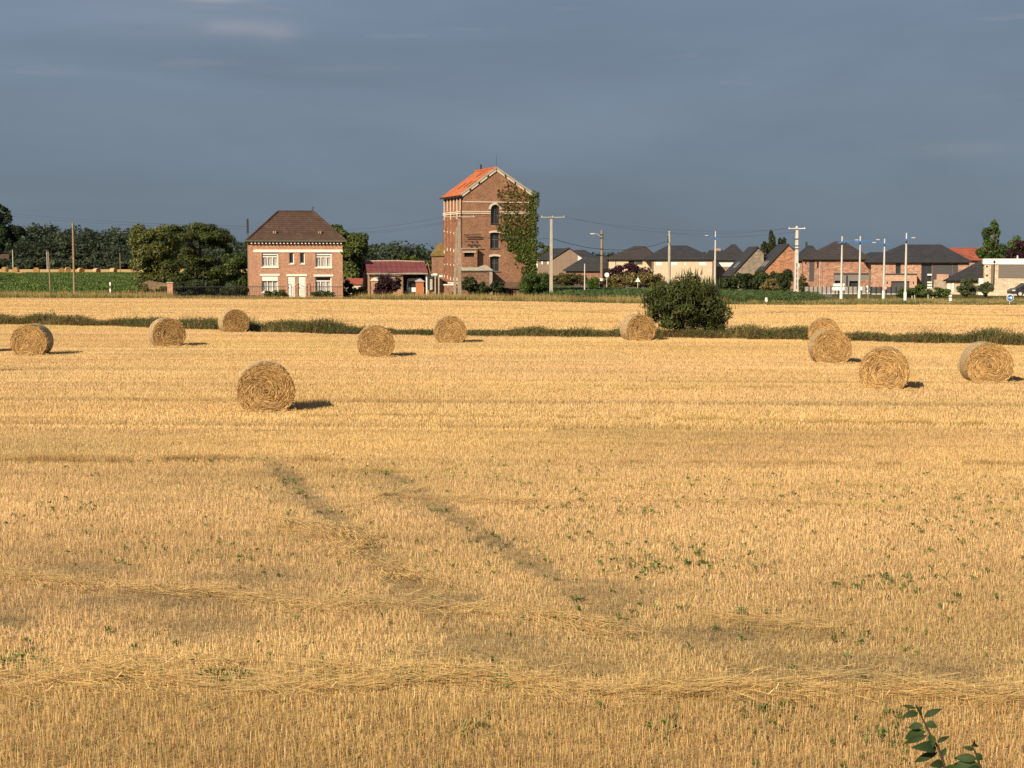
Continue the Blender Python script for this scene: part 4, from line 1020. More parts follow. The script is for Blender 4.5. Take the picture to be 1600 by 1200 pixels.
def brick_house():
    b = Bld('brick_house', 'two storey brick house with brown hipped roof and white windows', 'house', 391.5, 153, 11)
    U = lambda px, py=425: b.at(px, py)[0]; Z = lambda py, px=463: b.at(px, py)[1]
    u1 = U(535.5); ze = Z(378.5); dep = 8.6
    H = {'ul': b.rect(409, 395, 434.6, 417), 'ur': b.rect(493, 395, 518.3, 417.7), 's1': b.rect(451.7, 394.5, 459.3, 412), 's2': b.rect(468.5, 394.5, 476.3, 412), 'll': b.rect(409, 431.2, 434.5, 456), 'lr': b.rect(492.7, 432, 518, 457), 'd1': b.rect(449.8, 431.6, 461, 466.5), 'd2': b.rect(466.2, 431.6, 477.6, 466.5)}
    H = {k: (v[0], v[1], max(v[2], 0.0), v[3]) for k, v in H.items()}
    m = MB().wall(0, u1, 0, ze, 0, list(H.values()), 0.20)
    m.poly([(0, dep, 0), (0, 0, 0), (0, 0, ze), (0, dep, ze)]); m.poly([(u1, 0, 0), (u1, dep, 0), (u1, dep, ze), (u1, 0, ze)]); m.poly([(u1, dep, 0), (0, dep, 0), (0, dep, ze), (u1, dep, ze)])
    m.box(0.02, u1 - 0.02, 0.9, 1.0, 0, ze)      # room wall behind the windows
    b.add('wall', m, RED)
    # white band, lintels
    r = b.rect(396, 390, 535, 394.2); b.add('stone_band', MB().box(0.345, u1 - 0.01, -0.05, -0.002, r[2], r[3]), WHITE)
    for x0, x1, y0, y1 in ((406, 437, 428, 431), (490, 521, 429, 432), (447.5, 480, 428.3, 431.5)):
        r = b.rect(x0, y0, x1, y1); b.add('lintel', MB().box(r[0], r[1], -0.055, -0.002, r[2], r[3]), WHITE)
    for k in ('ul', 'ur', 'll', 'lr'):
        h = H[k]
        w = window(b, h, 0, 0.17, 3, 0.72, 0.10, sill=0.12, pane=CLEAR)
        zt = h[2] + (h[3] - h[2]) * 0.72
        for q in range(3):                             # net curtains hanging behind the panes
            a = h[0] + (h[1] - h[0]) * (q + 0.12) / 3; c = h[0] + (h[1] - h[0]) * (q + 0.88) / 3
            c2 = MB(); n = 18; i = 0
            if q != 1: a, c = (a, a + (c - a) * 0.85) if q == 0 else (c - (c - a) * 0.85, c)
            for j in range(n + 1):
                x = a + (c - a) * j / n; y = 0.215 + 0.02 * math.sin(j * 1.9)
                c2.v += [(x, y, h[2] + 0.05), (x, y, zt - 0.02)]
                if j: c2.f.append((2 * j - 2, 2 * j, 2 * j + 1, 2 * j - 1))
            b.add('curtain', c2, CURTAIN, w)
        if k == 'll': b.add('roller_shutter', MB().box(h[0] + 0.02, h[1] - 0.02, 0.03, 0.09, zt - 0.05, h[3] - 0.005), WHITE, w)
        elif k != 'lr': b.add('awning_box', MB().box(h[0] + 0.09, h[1] - 0.09, 0.125, 0.150, zt + 0.16, h[3] - 0.10), CURTAIN, w)
    for k in ('s1', 's2'): window(b, H[k], 0, 0.18, 1, None, 0.08, sill=0.09, pane=GLASS)
    for k in ('d1', 'd2'):
        h = H[k]; d = b.add('door', MB().box(h[0] + 0.01, h[1] - 0.01, 0.05, 0.11, h[2], h[3] - 0.005), WHITE)
        for q in (0.12, 0.55): b.add('door_panel', MB().box(h[0] + 0.12, h[1] - 0.12, 0.035, 0.049, h[2] + (h[3] - h[2]) * q, h[2] + (h[3] - h[2]) * (q + 0.36)), WHITE, d)
        b.add('handle', MB().box(h[0] + 0.07, h[0] + 0.10, 0.0, 0.049, 1.0, 1.12), IRON, d)
    # roof, gutter, brackets, ridge
    ex = 0.42; zg = Z(377.5)
    rz = b.at(461, 330.5, dep / 2)[1]; r0 = b.at(434.5, 331, dep / 2)[0]; r1 = b.at(489, 331, dep / 2)[0]
    rf = hip_roof(b, -ex + 0.06, u1 + ex - 0.06, -ex + 0.06, dep + ex - 0.06, ze + 0.16, r0, r1, dep / 2, rz, TILE, 0.10)
    g = MB().box(-ex, u1 + ex, -ex, -ex + 0.14, ze + 0.06, ze + 0.20).box(-ex, -ex + 0.14, -ex + 0.141, dep + ex, ze + 0.06, ze + 0.20).box(u1 + ex - 0.14, u1 + ex, -ex + 0.141, dep + ex, ze + 0.06, ze + 0.20)
    b.add('gutter', g, GUTTER)
    b.add('soffit', MB().box(-ex + 0.15, u1 + ex - 0.15, -ex + 0.142, dep + ex - 0.15, ze + 0.002, ze + 0.055), GUTTER)
    bm = MB().box(-0.07, 0.07, -0.26, -0.004, -0.16, 0.0).mesh('bracket', WHITE)
    n = 26
    for k in range(n):
        q = link('bracket', bm, b.root); q.location = (0.16 + (u1 - 0.32) * k / (n - 1), 0, ze)
    rid = MB()
    def capline(p, q, k):
        for j in range(k):
            a = Vector(p).lerp(Vector(q), j / k); c = Vector(p).lerp(Vector(q), (j + 0.86) / k)
            rid.tube([a, c], [0.13, 0.115], 6)
    capline((r0, dep / 2, rz), (r1, dep / 2, rz), 13)
    for (x, y, rr) in ((-ex + 0.1, -ex + 0.1, r0), (u1 + ex - 0.1, -ex + 0.1, r1)): capline((x, y, ze + 0.18), (rr, dep / 2, rz), 24)
    b.add('ridge_tiles', rid, TILE, rf)['kind'] = 'stuff'
    b.add('finial', MB().tube([(r1, dep / 2, rz), (r1, dep / 2, rz + 0.5)], 0.035, 6).tube([(r1 - 0.12, dep / 2, rz + 0.36), (r1 + 0.12, dep / 2, rz + 0.42)], 0.02, 5), IRON, rf)
    for px in (428.7, 499.2):                          # little tile vents
        py = 368; t = 0.24
        u, z = b.at(px, py, 0.9)
        zz = ze + 0.16 + (rz - ze - 0.16) * (0.9 + ex) / (dep / 2 + ex)
        vt = MB().box(u - 0.2, u + 0.2, 0.62, 1.0, zz - 0.22, zz + 0.16); b.add('roof_vent', vt, TILE, rf)
        for e in (-0.10, 0.10): b.add('vent_hole', MB().box(u + e - 0.06, u + e + 0.06, 0.60, 0.618, zz - 0.14, zz + 0.12), plain('clay', (0.34, 0.24, 0.18), 0.9), rf)
    b.add('doorstep', MB().box(H['d1'][0] - 0.2, H['d2'][1] + 0.2, -0.55, -0.004, 0, 0.14), CONCRETE)
    b.add('wall_lamp', MB().tube([(u1 - 0.35, -0.06, ze - 0.75), (u1 - 0.35, -0.3, ze - 0.8)], 0.03, 6).box(u1 - 0.42, u1 - 0.28, -0.36, -0.24, ze - 0.95, ze - 0.8), WHITE)
    return b
brick_house()

def mill():
    b = Bld('brick_mill', 'tall old brick mill with orange roof and ivy on its gable', 'mill', 724.5, 156.5, 18)
    Z = lambda py, px=760: b.at(px, py)[1]
    u1 = b.at(832, 380)[0]; ze = Z(302.5, 727); ua, zp = b.at(775.5, 264); dep = 7.4
    hT = b.rect(767, 320, 780.5, 349.5); hM = b.rect(766, 363.5, 780.5, 388); hL = b.rect(766, 400.5, 780.5, 424)
    m = MB().wall(0, u1, 0, ze, 0, [hT, hM, hL], 0.28)
    zer = Z(301, 830)
    m.poly([(0, 0, ze), (u1, 0, ze), (ua, 0, zp)])
    for y in (dep,): m.poly([(u1, y, 0), (0, y, 0), (0, y, ze), (ua, y, zp), (u1, y, ze)])
    m.poly([(0, dep, 0), (0, 0, 0), (0, 0, ze), (0, dep, ze)]); m.poly([(u1, 0, 0), (u1, dep, 0), (u1, dep, ze), (u1, 0, ze)])
    # spandrels that round the top window into an arch
    a0, a1, zt = hT[0], hT[1], hT[3]; rad = (a1 - a0) / 2; cxx = (a0 + a1) / 2; zc = zt - rad
    for sgn in (-1, 1):
        pts = [(cxx + sgn * rad, 0.001, zt + 0.0)] + [(cxx + sgn * rad * math.cos(t), 0.001, zc + rad * math.sin(t)) for t in np.linspace(0, math.pi / 2, 9)]
        m.poly(pts); m.poly([(p[0], 0.06, p[2]) for p in pts])
    b.add('wall', m, MILL)
    b.add('interior', MB().box(0.4, u1 - 0.3, 0.9, 1.0, 0.2, ze), DARK)  # near-black sheet in place of the unlit inside
    # gable roof with verge boards
    ov = 0.07
    def zline(u, left): return ze + (zp - ze) * (u / ua if left else (u1 - u) / (u1 - ua))
    rl = MB(); slope(rl, (-0.35, -ov, zline(-0.35, 1) + 0.12), (-0.35, dep + ov, zline(-0.35, 1) + 0.12), (ua, dep + ov, zp + 0.12), (ua, -ov, zp + 0.12), 0.10)
    rf = b.add('roof', rl, ORT)
    rr = MB(); slope(rr, (ua + 0.001, -ov, zp + 0.12), (ua + 0.001, dep + ov, zp + 0.12), (u1 + 0.3, dep + ov, zline(u1 + 0.3, 0) + 0.12), (u1 + 0.3, -ov, zline(u1 + 0.3, 0) + 0.12), 0.10)
    b.add('roof_slope', rr, ORT, rf)
    for left in (1, 0):
        ends = ((-0.30, ua - 0.02) if left else (u1 + 0.25, ua + 0.02)); sg = 1 if left else -1
        f = lambda u, dz: (u, zline(u, left) + dz)
        b.add('verge_board', MB().prism([f(ends[0], 0.02), f(ends[1], 0.02), f(ends[1], 0.24), f(ends[0], 0.24)], -ov - 0.06, -ov - 0.004), CONCRETE, rf)
        nseg = 4                                       # white rendered strip under the verge, in lengths
        for k in range(nseg):
            t0, t1 = (k + 0.03) / nseg, (k + 0.97) / nseg
            ua_ = ends[0] + (ends[1] - ends[0]) * t0 + 0.1 * sg; ub_ = ends[0] + (ends[1] - ends[0]) * t1
            b.add('verge_strip', MB().prism([f(ua_, -0.22), f(ub_, -0.22), f(ub_, -0.01), f(ua_, -0.01)], -0.10, -0.003), CREAM, rf)
        for k in range(4):
            u = ends[0] + (ends[1] - ends[0]) * (k + 0.0) / 4 + 0.05 * sg
            b.add('purlin_end', MB().prism([f(u, -0.24), f(u + 0.12 * sg, -0.24), f(u + 0.12 * sg, 0.0), f(u, 0.0)], -ov, -0.101), IRON, rf)
    rd = MB().tube([(ua, -ov, zp + 0.16), (ua, dep + ov, zp + 0.16)], 0.12, 7); b.add('ridge', rd, ORT, rf)
    b.add('ridge_vent', MB().tube([(ua - 0.02, dep * 0.72, zp + 0.1), (ua - 0.02, dep * 0.72, zp + 0.75)], 0.09, 7), IRON, rf)
    b.add('lightning_rod', MB().tube([(ua, 0.0, zp + 0.1), (ua, 0.0, zp + 1.3)], 0.018, 5), IRON, rf)
    for k, (t, y) in enumerate(((0.28, 0.9), (0.30, 2.6), (0.26, 4.4), (0.72, 3.4))):          # dark skylight strips
        u = -0.3 + (ua + 0.3) * t; u2 = u + 0.9
        q = MB(); slope(q, (u, y, zline(u, 1) + 0.17), (u, y + 0.28, zline(u, 1) + 0.17), (u2, y + 0.28, zline(u2, 1) + 0.17), (u2, y, zline(u2, 1) + 0.17), 0.03)
        b.add('skylight', q, plain('rust_dark', (0.16, 0.05, 0.02), 0.7), rf)
    # stone bands on gable and flank
    for y0, y1 in ((314.6, 316.2), (329.8, 331.3), (332.3, 334)):
        z0, z1 = Z(y1, 740), Z(y0, 740)
        if y0 > 320:
            b.add('stone_band', MB().box(-0.06, a0 - 0.03, -0.06, -0.002, z0, z1), CREAM); b.add('stone_band', MB().box(a1 + 0.03, u1 - 0.02, -0.06, -0.002, z0, z1), CREAM)
        else: b.add('stone_band', MB().box(-0.06, u1 - 0.02, -0.06, -0.002, z0, z1), CREAM)
        if y0 > 320: b.add('stone_band', MB().box(-0.13, -0.002, 0.0, dep, z0, z1), CREAM)
    # flank pilasters with stone dressings
    zb1, zb2 = Z(315.5, 740), Z(332, 740)
    for k in range(6):
        y = 0.55 + k * 1.22
        p = b.add('pilaster', MB().box(-0.11, -0.003, y, y + 0.42, 0.0, ze - 0.35), MILL)
        b.add('capital', MB().box(-0.155, -0.003, y - 0.05, y + 0.47, ze - 0.36, ze - 0.02), CREAM, p)
        b.add('shaft_strip', MB().box(-0.16, -0.112, y + 0.10, y + 0.26, zb2 + 0.25 - 0.9 * (k % 2), ze - 0.37), CREAM, p)
        for py in (363, 394, 437, 414):
            z = Z(py, 740) + rnd.uniform(-0.15, 0.15)
            b.add('tie_stone', MB().box(-0.15, -0.112, y + 0.1, y + 0.34, z, z + (0.34 if py in (394, 437) else 0.16)), CREAM, p)
        b.add('recess_shade', MB().box(-0.012, -0.002, y + 0.55, y + 1.05, 1.9, zb2 - 0.3), plain('shade_brick', (0.17, 0.07, 0.045), 0.9), p)  # flat darker sheet between pilasters, recess shade painted on
    b.add('plinth_ledge', MB().box(-0.30, -0.17, 0.2, dep - 1.6, Z(444, 740), Z(442, 740)), WHITE)
    b.add('eaves_gutter', MB().box(-0.46, -0.30, -0.1, dep + 0.1, zline(-0.35, 1) - 0.06, zline(-0.35, 1) + 0.06), IRON)
    for px in (0.02, ): b.add('downpipe', MB().tube([(-0.20, 0.12, 0), (-0.20, 0.12, ze)], 0.06, 6), IRON)
    # windows
    arch = [(cxx + (rad + 0.02) * math.cos(t), zc + (rad + 0.02) * math.sin(t)) for t in np.linspace(0, math.pi, 15)]
    arch2 = [(cxx + (rad + 0.22) * math.cos(t), zc + (rad + 0.22) * math.sin(t)) for t in np.linspace(math.pi, 0, 15)]
    am = MB()
    for k in range(14):
        am.prism([arch[k], arch[k + 1], arch2[13 - k], arch2[14 - k]], -0.07, -0.003)
    w = window(b, hT, 0, 0.24, 2, 0.42, 0.06, frame=ANTHRA, sill=0.08)
    b.add('arch', am, CREAM, w)
    for h, py in ((hM, 361), (hL, 398)):
        w = window(b, h, 0, 0.24, 2, 0.55, 0.06, frame=plain('grey_frame', (0.10, 0.10, 0.11), 0.6), sill=0.07)
        cu, wd = (h[0] + h[1]) / 2, (h[1] - h[0]) / 2 + 0.12
        lo = [(cu + wd * t, h[3] - 0.10 * t * t + 0.02) for t in np.linspace(-1, 1, 9)]; hi = [(x, z + 0.20) for x, z in reversed(lo)]
        b.add('arch', MB().prism(lo + hi, -0.06, -0.003), CREAM, w)
    # iron brackets that carried the hoist
    for x0, x1, y in ((723, 750, 366), (724, 749, 368.5), (724, 744, 377.5), (729, 751, 384.5)):
        r = b.rect(x0, y, x1, y + 1); b.add('iron_rail', MB().box(r[0], r[1], -0.35, -0.30, r[3] - 0.06, r[3]), IRON)
    for px, py in ((733, 374.5), (741, 374.5), (732, 382), (740, 382)):
        u, z = b.at(px, py); b.add('insulator', MB().box(u - 0.05, u + 0.05, -0.30, -0.2, z - 0.06, z + 0.06), IRON)
    # brick box with a slit window
    h = b.rect(725.5, 394.8, 741.5, 401.5, -0.6); e = b.rect(722.5, 389, 745.8, 424, -0.6)
    m = MB().wall(e[0], e[1], e[2], e[3], -0.6, [h], 0.2)
    m.poly([(e[1], -0.6, e[2]), (e[1], 0, e[2]), (e[1], 0, e[3]), (e[1], -0.6, e[3])]); m.poly([(e[0], 0, e[2]), (e[0], -0.6, e[2]), (e[0], -0.6, e[3]), (e[0], 0, e[3])]); m.poly([(e[0], -0.6, e[3]), (e[1], -0.6, e[3]), (e[1], 0, e[3]), (e[0], 0, e[3])])
    bx = b.add('loading_box', m, MILL)
    b.add('slit', MB().box(h[0], h[1], -0.42, -0.38, h[2], h[3]), DARK, bx)  # black sheet paints the darkness inside the slit
    b.add('lintel', MB().box(h[0] - 0.15, h[1] + 0.15, -0.65, -0.602, h[3] + 0.01, h[3] + 0.12), CREAM, bx)
    b.add('capstone', MB().box(e[0] - 0.05, e[1] + 0.06, -0.66, 0.0, e[3] + 0.002, e[3] + 0.1), CONCRETE, bx)
    # lower annex with flat concrete roof
    e = b.rect(721, 423.5, 769, 466, -1.3); e = (e[0], e[1], 0.0, e[3]); zb = b.at(745, 414.5)[1]
    ax = b.add('annex', MB().box(e[0], e[1], -1.3, -0.003, 0, e[3]), OLDB)
    q = MB(); slope(q, (e[0] - 0.1, -1.45, e[3] + 0.08), (e[1] + 0.08, -1.45, e[3] + 0.08), (e[1] - 0.2, -0.01, zb), (e[0] - 0.1, -0.01, zb), 0.1)
    b.add('roof_slab', q, CONCRETE, ax)
    b.add('stone_quoin', MB().box(e[1] - 0.28, e[1] + 0.02, -1.34, -1.302, 0.0, e[3] - 0.01), plain('pale_lime', (0.42, 0.35, 0.30), 0.9, var=0.3, scale=5), ax)
    # tiled lean-to at the foot of the gable
    e = b.rect(785, 450, 824, 466, -1.5); zt = b.at(800, 440.5)[1]
    lt = b.add('lean_to', MB().box(e[0], e[1], -1.5, -0.004, 0, e[3]), OLDB)
    q = MB(); slope(q, (e[0] - 0.1, -1.72, e[3] + 0.02), (e[1] + 0.1, -1.72, e[3] + 0.02), (e[1] + 0.1, -0.02, zt), (e[0] - 0.1, -0.02, zt), 0.1)
    b.add('lean_to_roof', q, roofing('old_tiles', (0.20, 0.12, 0.075), (0.13, 0.085, 0.055), gap=(0.05, 0.035, 0.025)), lt)
    for x0, x1 in ((796, 806), (812, 816.5)):
        h = b.rect(x0, 453 if x0 < 800 else 451, x1, 466 if x0 < 800 else 456.5, -1.5); b.add('opening', MB().box(h[0], h[1], -1.53, -1.502, max(h[2], 0.01), h[3]), plain('old_door', (0.10, 0.045, 0.03), 0.8) if x0 < 800 else DARK, lt)  # door, and a black board painting the small opening's darkness
    # ivy over the right half of the gable
    r = np.random.default_rng(51)
    n = 16000; U = r.uniform(0.48 * u1, u1 + 0.25, n); ZZ = r.uniform(2.0, zp, n)
    px, py = np.empty(n), np.empty(n)
    W = np.array([tuple(b.o + b.X * float(u) + Vector((0, 0, float(z)))) for u, z in zip(U, ZZ)]); px, py = project(W)
    left = np.interp(py, [262, 285, 300, 320, 330, 350, 358, 375, 395, 412, 430, 434], [790, 792, 776, 779, 782, 783, 775, 790, 806, 820, 827, 834]) + 5 * np.sin(py * 0.37) + 3 * np.sin(py * 0.9 + 1)
    inside = 1 / (1 + np.exp(-(px - left) / 3.0))
    dens = np.interp(py, [262, 285, 300, 330, 360, 400, 430, 436], [0.05, 0.10, 0.20, 0.30, 0.50, 0.85, 0.95, 0.0]) + np.clip((px - 822) / 14, 0, 1) * 0.6
    gz = np.array([zline(u, u < ua) for u in U])
    gap = 0.5 + 0.5 * np.sin(px * 0.55 + 2 * np.sin(py * 0.21)) * np.sin(py * 0.43 + px * 0.11)
    keep = (r.random(n) < inside * np.clip(dens * (0.45 + gap), 0, 1)) & (ZZ < np.minimum(gz, 1e9) + 0.15) & (py < 436)
    U, ZZ, py, px = U[keep], ZZ[keep], py[keep], px[keep]; n = len(U)
    green = np.clip(np.interp(py, [300, 340, 365, 385], [0.15, 0.2, 0.45, 1.0]) + np.clip((px - 826) / 12, 0, 1), 0, 1)
    isg = r.random(n) < green
    col = np.where(isg[:, None], np.array([0.11, 0.15, 0.036]), np.array([0.19, 0.15, 0.06])) * r.normal(1, 0.2, (n, 1)).clip(0.5, 1.6)
    thick = np.where(isg, r.uniform(0.05, 0.32, n), r.uniform(0.02, 0.12, n))
    V, F, C = blades(np.stack([U, -thick, ZZ], 1), r.normal(0, 0.5, n), r.uniform(0.2, 1.0, n), r.normal(-1.57, 0.9, n), -r.uniform(0.12, 0.26, n), r.uniform(0.10, 0.2, n), col, 0.5)
    me = np_mesh('ivy', V, F, C); me.materials.append(LEAF); q = link('ivy', me, b.root); q['kind'] = 'stuff'
    # thick ivy mane hanging at the right corner
    bl = []
    for py in np.arange(303, 428, 5.0):
        u, z = b.at(835 + 3.0 * math.sin(py * 0.3) + (3 if 303 < py < 320 else 0) - max(0, (py - 415) * 0.2), py)
        wd = 0.62 if py < 318 else (0.42 if py < 420 else 0.34)
        bl.append((min(u, u1 + 0.3), 0.1, z, wd, 0.55, 0.4, r.normal(1, 0.12)))
        bl.append((u1 + 0.15, 1.6 + r.random(), z, 0.35, 1.3, 0.4, r.normal(0.95, 0.1)))
    V, F, C = leaf_cloud(bl, 5200, 0.22, [(0.12, 0.145, 0.034), (0.095, 0.12, 0.028), (0.15, 0.165, 0.045)], 52, droop=0.6)
    me = np_mesh('ivy_mane', V, F, C); me.materials.append(LEAF); q = link('ivy_mane', me, b.root); q['kind'] = 'stuff'
    return b
mill()

def mill_wing():
    b = Bld('mill_wing', 'narrow brick wing with mossy roof against the left side of the mill', 'building', 674.8, 163, 0)
    e = b.rect(674.8, 398.5, 694, 466); ze = e[3]; zp = b.at(688, 379.5, 1.2)[1]; ur = b.at(685, 380, 1.2)[0]
    b.add('wall', MB().box(0, e[1], 0, 4.0, 0, ze), OLDB)
    m = MB(); m.poly([(-0.15, -0.15, ze), (e[1] + 0.1, -0.15, ze), (e[1] + 0.1, 1.2, zp), (ur, 1.2, zp)]); m.poly([(-0.15, 4.1, ze), (-0.15, -0.15, ze), (ur, 1.2, zp), (ur, 2.6, zp)]); m.poly([(ur, 1.2, zp), (e[1] + 0.1, 1.2, zp), (e[1] + 0.1, 2.6, zp), (ur, 2.6, zp)]); m.box(-0.15, e[1] + 0.1, -0.15, 4.1, ze - 0.12, ze - 0.002)
    b.add('roof', m, MOSS)
    # pale coped yard wall in front
    b2 = Bld('yard_wall', 'broken brick yard wall with pale coping between barn and mill', 'wall', 672, 157, 0)
    for k, (x0, x1, y0) in enumerate(((674.5, 682.5, 430.5), (683, 690.5, 433), (691.5, 709.5, 446))):
        e = b2.rect(x0, y0, x1, 466); dy = 0.25 * k
        m = MB().box(e[0], e[1], dy, dy + 0.3, 0, e[3]); b2.add('wall_length', m, OLDB)
        b2.add('coping', MB().box(e[0] - 0.05, e[1] + 0.05, dy - 0.06, dy + 0.36, e[3] + 0.002, e[3] + (0.20 if k < 2 else 0.12)), WHITE)
    for px in (679.5, 684.5, 694, 700): 
        e = b2.rect(px, 432, px + 1.6, 466); b2.add('buttress', MB().box(e[0], e[1], -0.12, -0.003, 0, e[3] - 0.3 * (px > 690) * 4), CONCRETE if px < 690 else OLDB)
mill_wing()

def barn():
    b = Bld('brick_barn', 'open brick barn with long purple red corrugated roof', 'barn', 577, 155.5, 9)
    u1 = b.at(673, 440)[0]; zt = b.at(620, 426.5)[1]; dep = 10.0
    ud = b.at(627.5, 440)[0]; up = b.at(665.5, 440)[0]
    # back and side walls, front wall left of the opening
    m = MB().box(0, 0.22, 0.001, dep, 0, zt).box(u1 - 0.22, u1, 0.5, dep, 0, zt).box(0.221, u1 - 0.221, dep - 0.22, dep, 0, zt).box(0.221, ud, 0.0, 0.22, 0, zt - 0.02)
    yr = 2.8; zr = b.at(620, 408.5, yr)[1]
    m.poly([(0.02, 0.0, zt), (0.02, yr, zr - 0.1), (0.02, dep, zt)]); m.poly([(u1 - 0.02, 0.0, zt), (u1 - 0.02, yr, zr - 0.1), (u1 - 0.02, dep, zt)])
    b.add('wall', m, RED)
    b.add('boarding', MB().box(b.at(585, 430)[0], b.at(618, 430)[0], -0.05, -0.002, b.at(600, 441)[1], b.at(600, 428.5)[1]), plain('grey_render', (0.35, 0.28, 0.22), 0.9, var=0.25))
    for px in (576.3, 627.6): 
        u = b.at(px, 440)[0]; b.add('post', MB().box(u, u + 0.14, -0.09, -0.003, 0, zt - 0.05), WOODPOLE)
    b.add('post', MB().box(up, up + 0.13, -0.05, 0.10, 0, zt - 0.05), WHITE)
    b.add('lean_panel', MB().box(up + 0.2, u1 + 0.2, 0.25, 0.3, 0.8, zt - 0.2), plain('grey_sheet', (0.45, 0.42, 0.36), 0.7, var=0.2))
    # corrugated roof in sheets, each sheet a part
    SH = plain('purple_sheet', (0.175, 0.055, 0.056), 0.65, 0.4, var=0.16, scale=0.8)
    x0, x1 = -0.25, b.at(668, 425)[0]; y0 = -0.35; z0 = zt + 0.02
    rows = 2; cols = 12; root = None
    rf = b.add('roof', MB().box(x0, x1, -0.22, -0.12, z0 - 0.06, z0 + 0.05).box(x0, x1, yr - 0.05, yr + 0.05, zr - 0.14, zr - 0.02), WOODPOLE)
    for r_i in range(rows):
        for c in range(cols):
            xa, xb = x0 + (x1 - x0) * c / cols, x0 + (x1 - x0) * (c + 1) / cols - 0.015
            t0, t1 = r_i / rows, (r_i + 1) / rows + 0.02
            sag = 0.05 * math.sin(c * 0.9) + (0.05 if c > 5 else 0.0)
            q = MB(); n = 12
            for j in range(n + 1):
                x = xa + (xb - xa) * j / n; h = 0.022 * math.cos(j * math.pi)
                for t in (t0, t1): q.v.append((x, y0 + (yr - y0) * t, z0 + (zr - z0) * t + h + 0.03 * r_i * 1.0 - sag * 0.6))
                if j: q.f.append((2 * j - 2, 2 * j, 2 * j + 1, 2 * j - 1))
            b.add('roof_sheet', q, SH, rf)
    q = MB(); slope(q, (x0, yr, zr), (x1, yr, zr), (x1, dep + 0.3, zt + 0.02), (x0, dep + 0.3, zt + 0.02), 0.06); b.add('rear_slope', q, SH, rf)
    b.add('ridge_cap', MB().tube([(x0, yr, zr + 0.03), ((x0 + x1) / 2, yr, zr + 0.07), (x1, yr, zr - 0.03)], 0.07, 6), plain('pale_ridge', (0.42, 0.30, 0.24), 0.8), rf)
    b.add('fascia', MB().box(x0, x1, y0 - 0.02, y0 + 0.03, z0 - 0.15, z0 - 0.04), CONCRETE, rf)
    # white van parked inside
    v = Bld('white_van', 'white van parked inside the open barn', 'van', 635.5, 157.0, 4)
    L = 1.75; hgt = 1.95; body = MB()
    prof = [(0.0, 0.35), (0.0, 1.0), (0.08, 1.75), (0.22, hgt), (L - 0.22, hgt), (L - 0.08, 1.75), (L, 1.0), (L, 0.35)]
    body.prism(prof, 0.0, 4.2); v.add('body', body, WHITE)
    v.add('windscreen', MB().prism([(0.16, 1.05), (0.22, 1.68), (L - 0.22, 1.68), (L - 0.16, 1.05)], -0.03, -0.003), GLASS)
    v.add('bumper', MB().box(0.02, L - 0.02, -0.12, -0.004, 0.36, 0.58), ANTHRA)
    for x in (0.06, L - 0.36):
        v.add('headlight', MB().box(x, x + 0.30, -0.035, -0.004, 0.68, 0.86), plain('lamp_glass', (0.55, 0.55, 0.52), 0.2, 0.6))
    for x in (0.02, L - 0.22):
        for y in (0.8, 3.2):
            n = 14; w = MB(); i = 0
            ring = [(y + 0.33 * math.cos(2 * math.pi * k / n), 0.33 + 0.33 * math.sin(2 * math.pi * k / n)) for k in range(n)]
            w.v = [(x, a, c) for a, c in ring] + [(x + 0.2, a, c) for a, c in ring]
            w.f = [tuple(range(n)), tuple(reversed(range(n, 2 * n)))] + [(k, (k + 1) % n, (k + 1) % n + n, k + n) for k in range(n)]
            v.add('wheel', w, IRON)
    # small pale shed
    s = Bld('garden_shed', 'small pale shed with low red roof beside the brick house', 'shed', 541, 172, 0)
    e = s.rect(541, 444.5, 564.5, 462); e = (0, e[1], 0, e[3])
    s.add('wall', MB().box(0, e[1], 0, 2.5, 0, e[3]), plain('pale_boards', (0.58, 0.50, 0.40), 0.8, var=0.15))
    for k in range(4): s.add('door_board', MB().box(e[1] * (0.08 + 0.23 * k), e[1] * (0.27 + 0.23 * k), -0.03, -0.003, 0.05, e[3] - 0.08), plain('pale_boards', (0.58, 0.50, 0.40)))
    q = MB(); zt2 = s.at(553, 434.8, 1.2)[1]; slope(q, (-0.15, -0.2, e[3] + 0.03), (e[1] + 0.15, -0.2, e[3] + 0.03), (e[1] + 0.15, 1.25, zt2), (-0.15, 1.25, zt2), 0.08); slope(q, (-0.15, 1.26, zt2), (e[1] + 0.15, 1.26, zt2), (e[1] + 0.15, 2.7, e[3]), (-0.15, 2.7, e[3]), 0.08)
    s.add('roof', q, plain('dull_red_sheet', (0.26, 0.07, 0.045), 0.7, var=0.2))
    # brick gateposts with pyramid caps
    for px0, px1, yt, lab in ((580, 590.5, 439, 'brick gatepost with pale cap left of the purple shrub'), (650, 662, 440.5, 'orange brick gatepost with grey cap right of the white van')):
        g = Bld('gatepost', lab, 'gatepost', px0, 151.5, 5, 'brick gateposts of the farm entrance')
        e = g.rect(px0, yt, px1, 466); w = e[1]
        g.add('pier', MB().box(0, w, 0, w, 0, e[3]), plain('orange_pier', (0.42, 0.15, 0.06), 0.85, var=0.15) if px0 > 600 else RED)
        m = MB().box(-0.08, w + 0.08, -0.08, w + 0.08, e[3] + 0.002, e[3] + 0.09); i = len(m.v)
        m.v += [(-0.08, -0.08, e[3] + 0.09), (w + 0.08, -0.08, e[3] + 0.09), (w + 0.08, w + 0.08, e[3] + 0.09), (-0.08, w + 0.08, e[3] + 0.09), (w / 2, w / 2, e[3] + 0.34)]
        m.f += [(i, i + 1, i + 4), (i + 1, i + 2, i + 4), (i + 2, i + 3, i + 4), (i + 3, i, i + 4)]
        g.add('cap', m, plain('grey_cap', (0.34, 0.33, 0.33), 0.8) if px0 > 600 else CREAM)
barn()

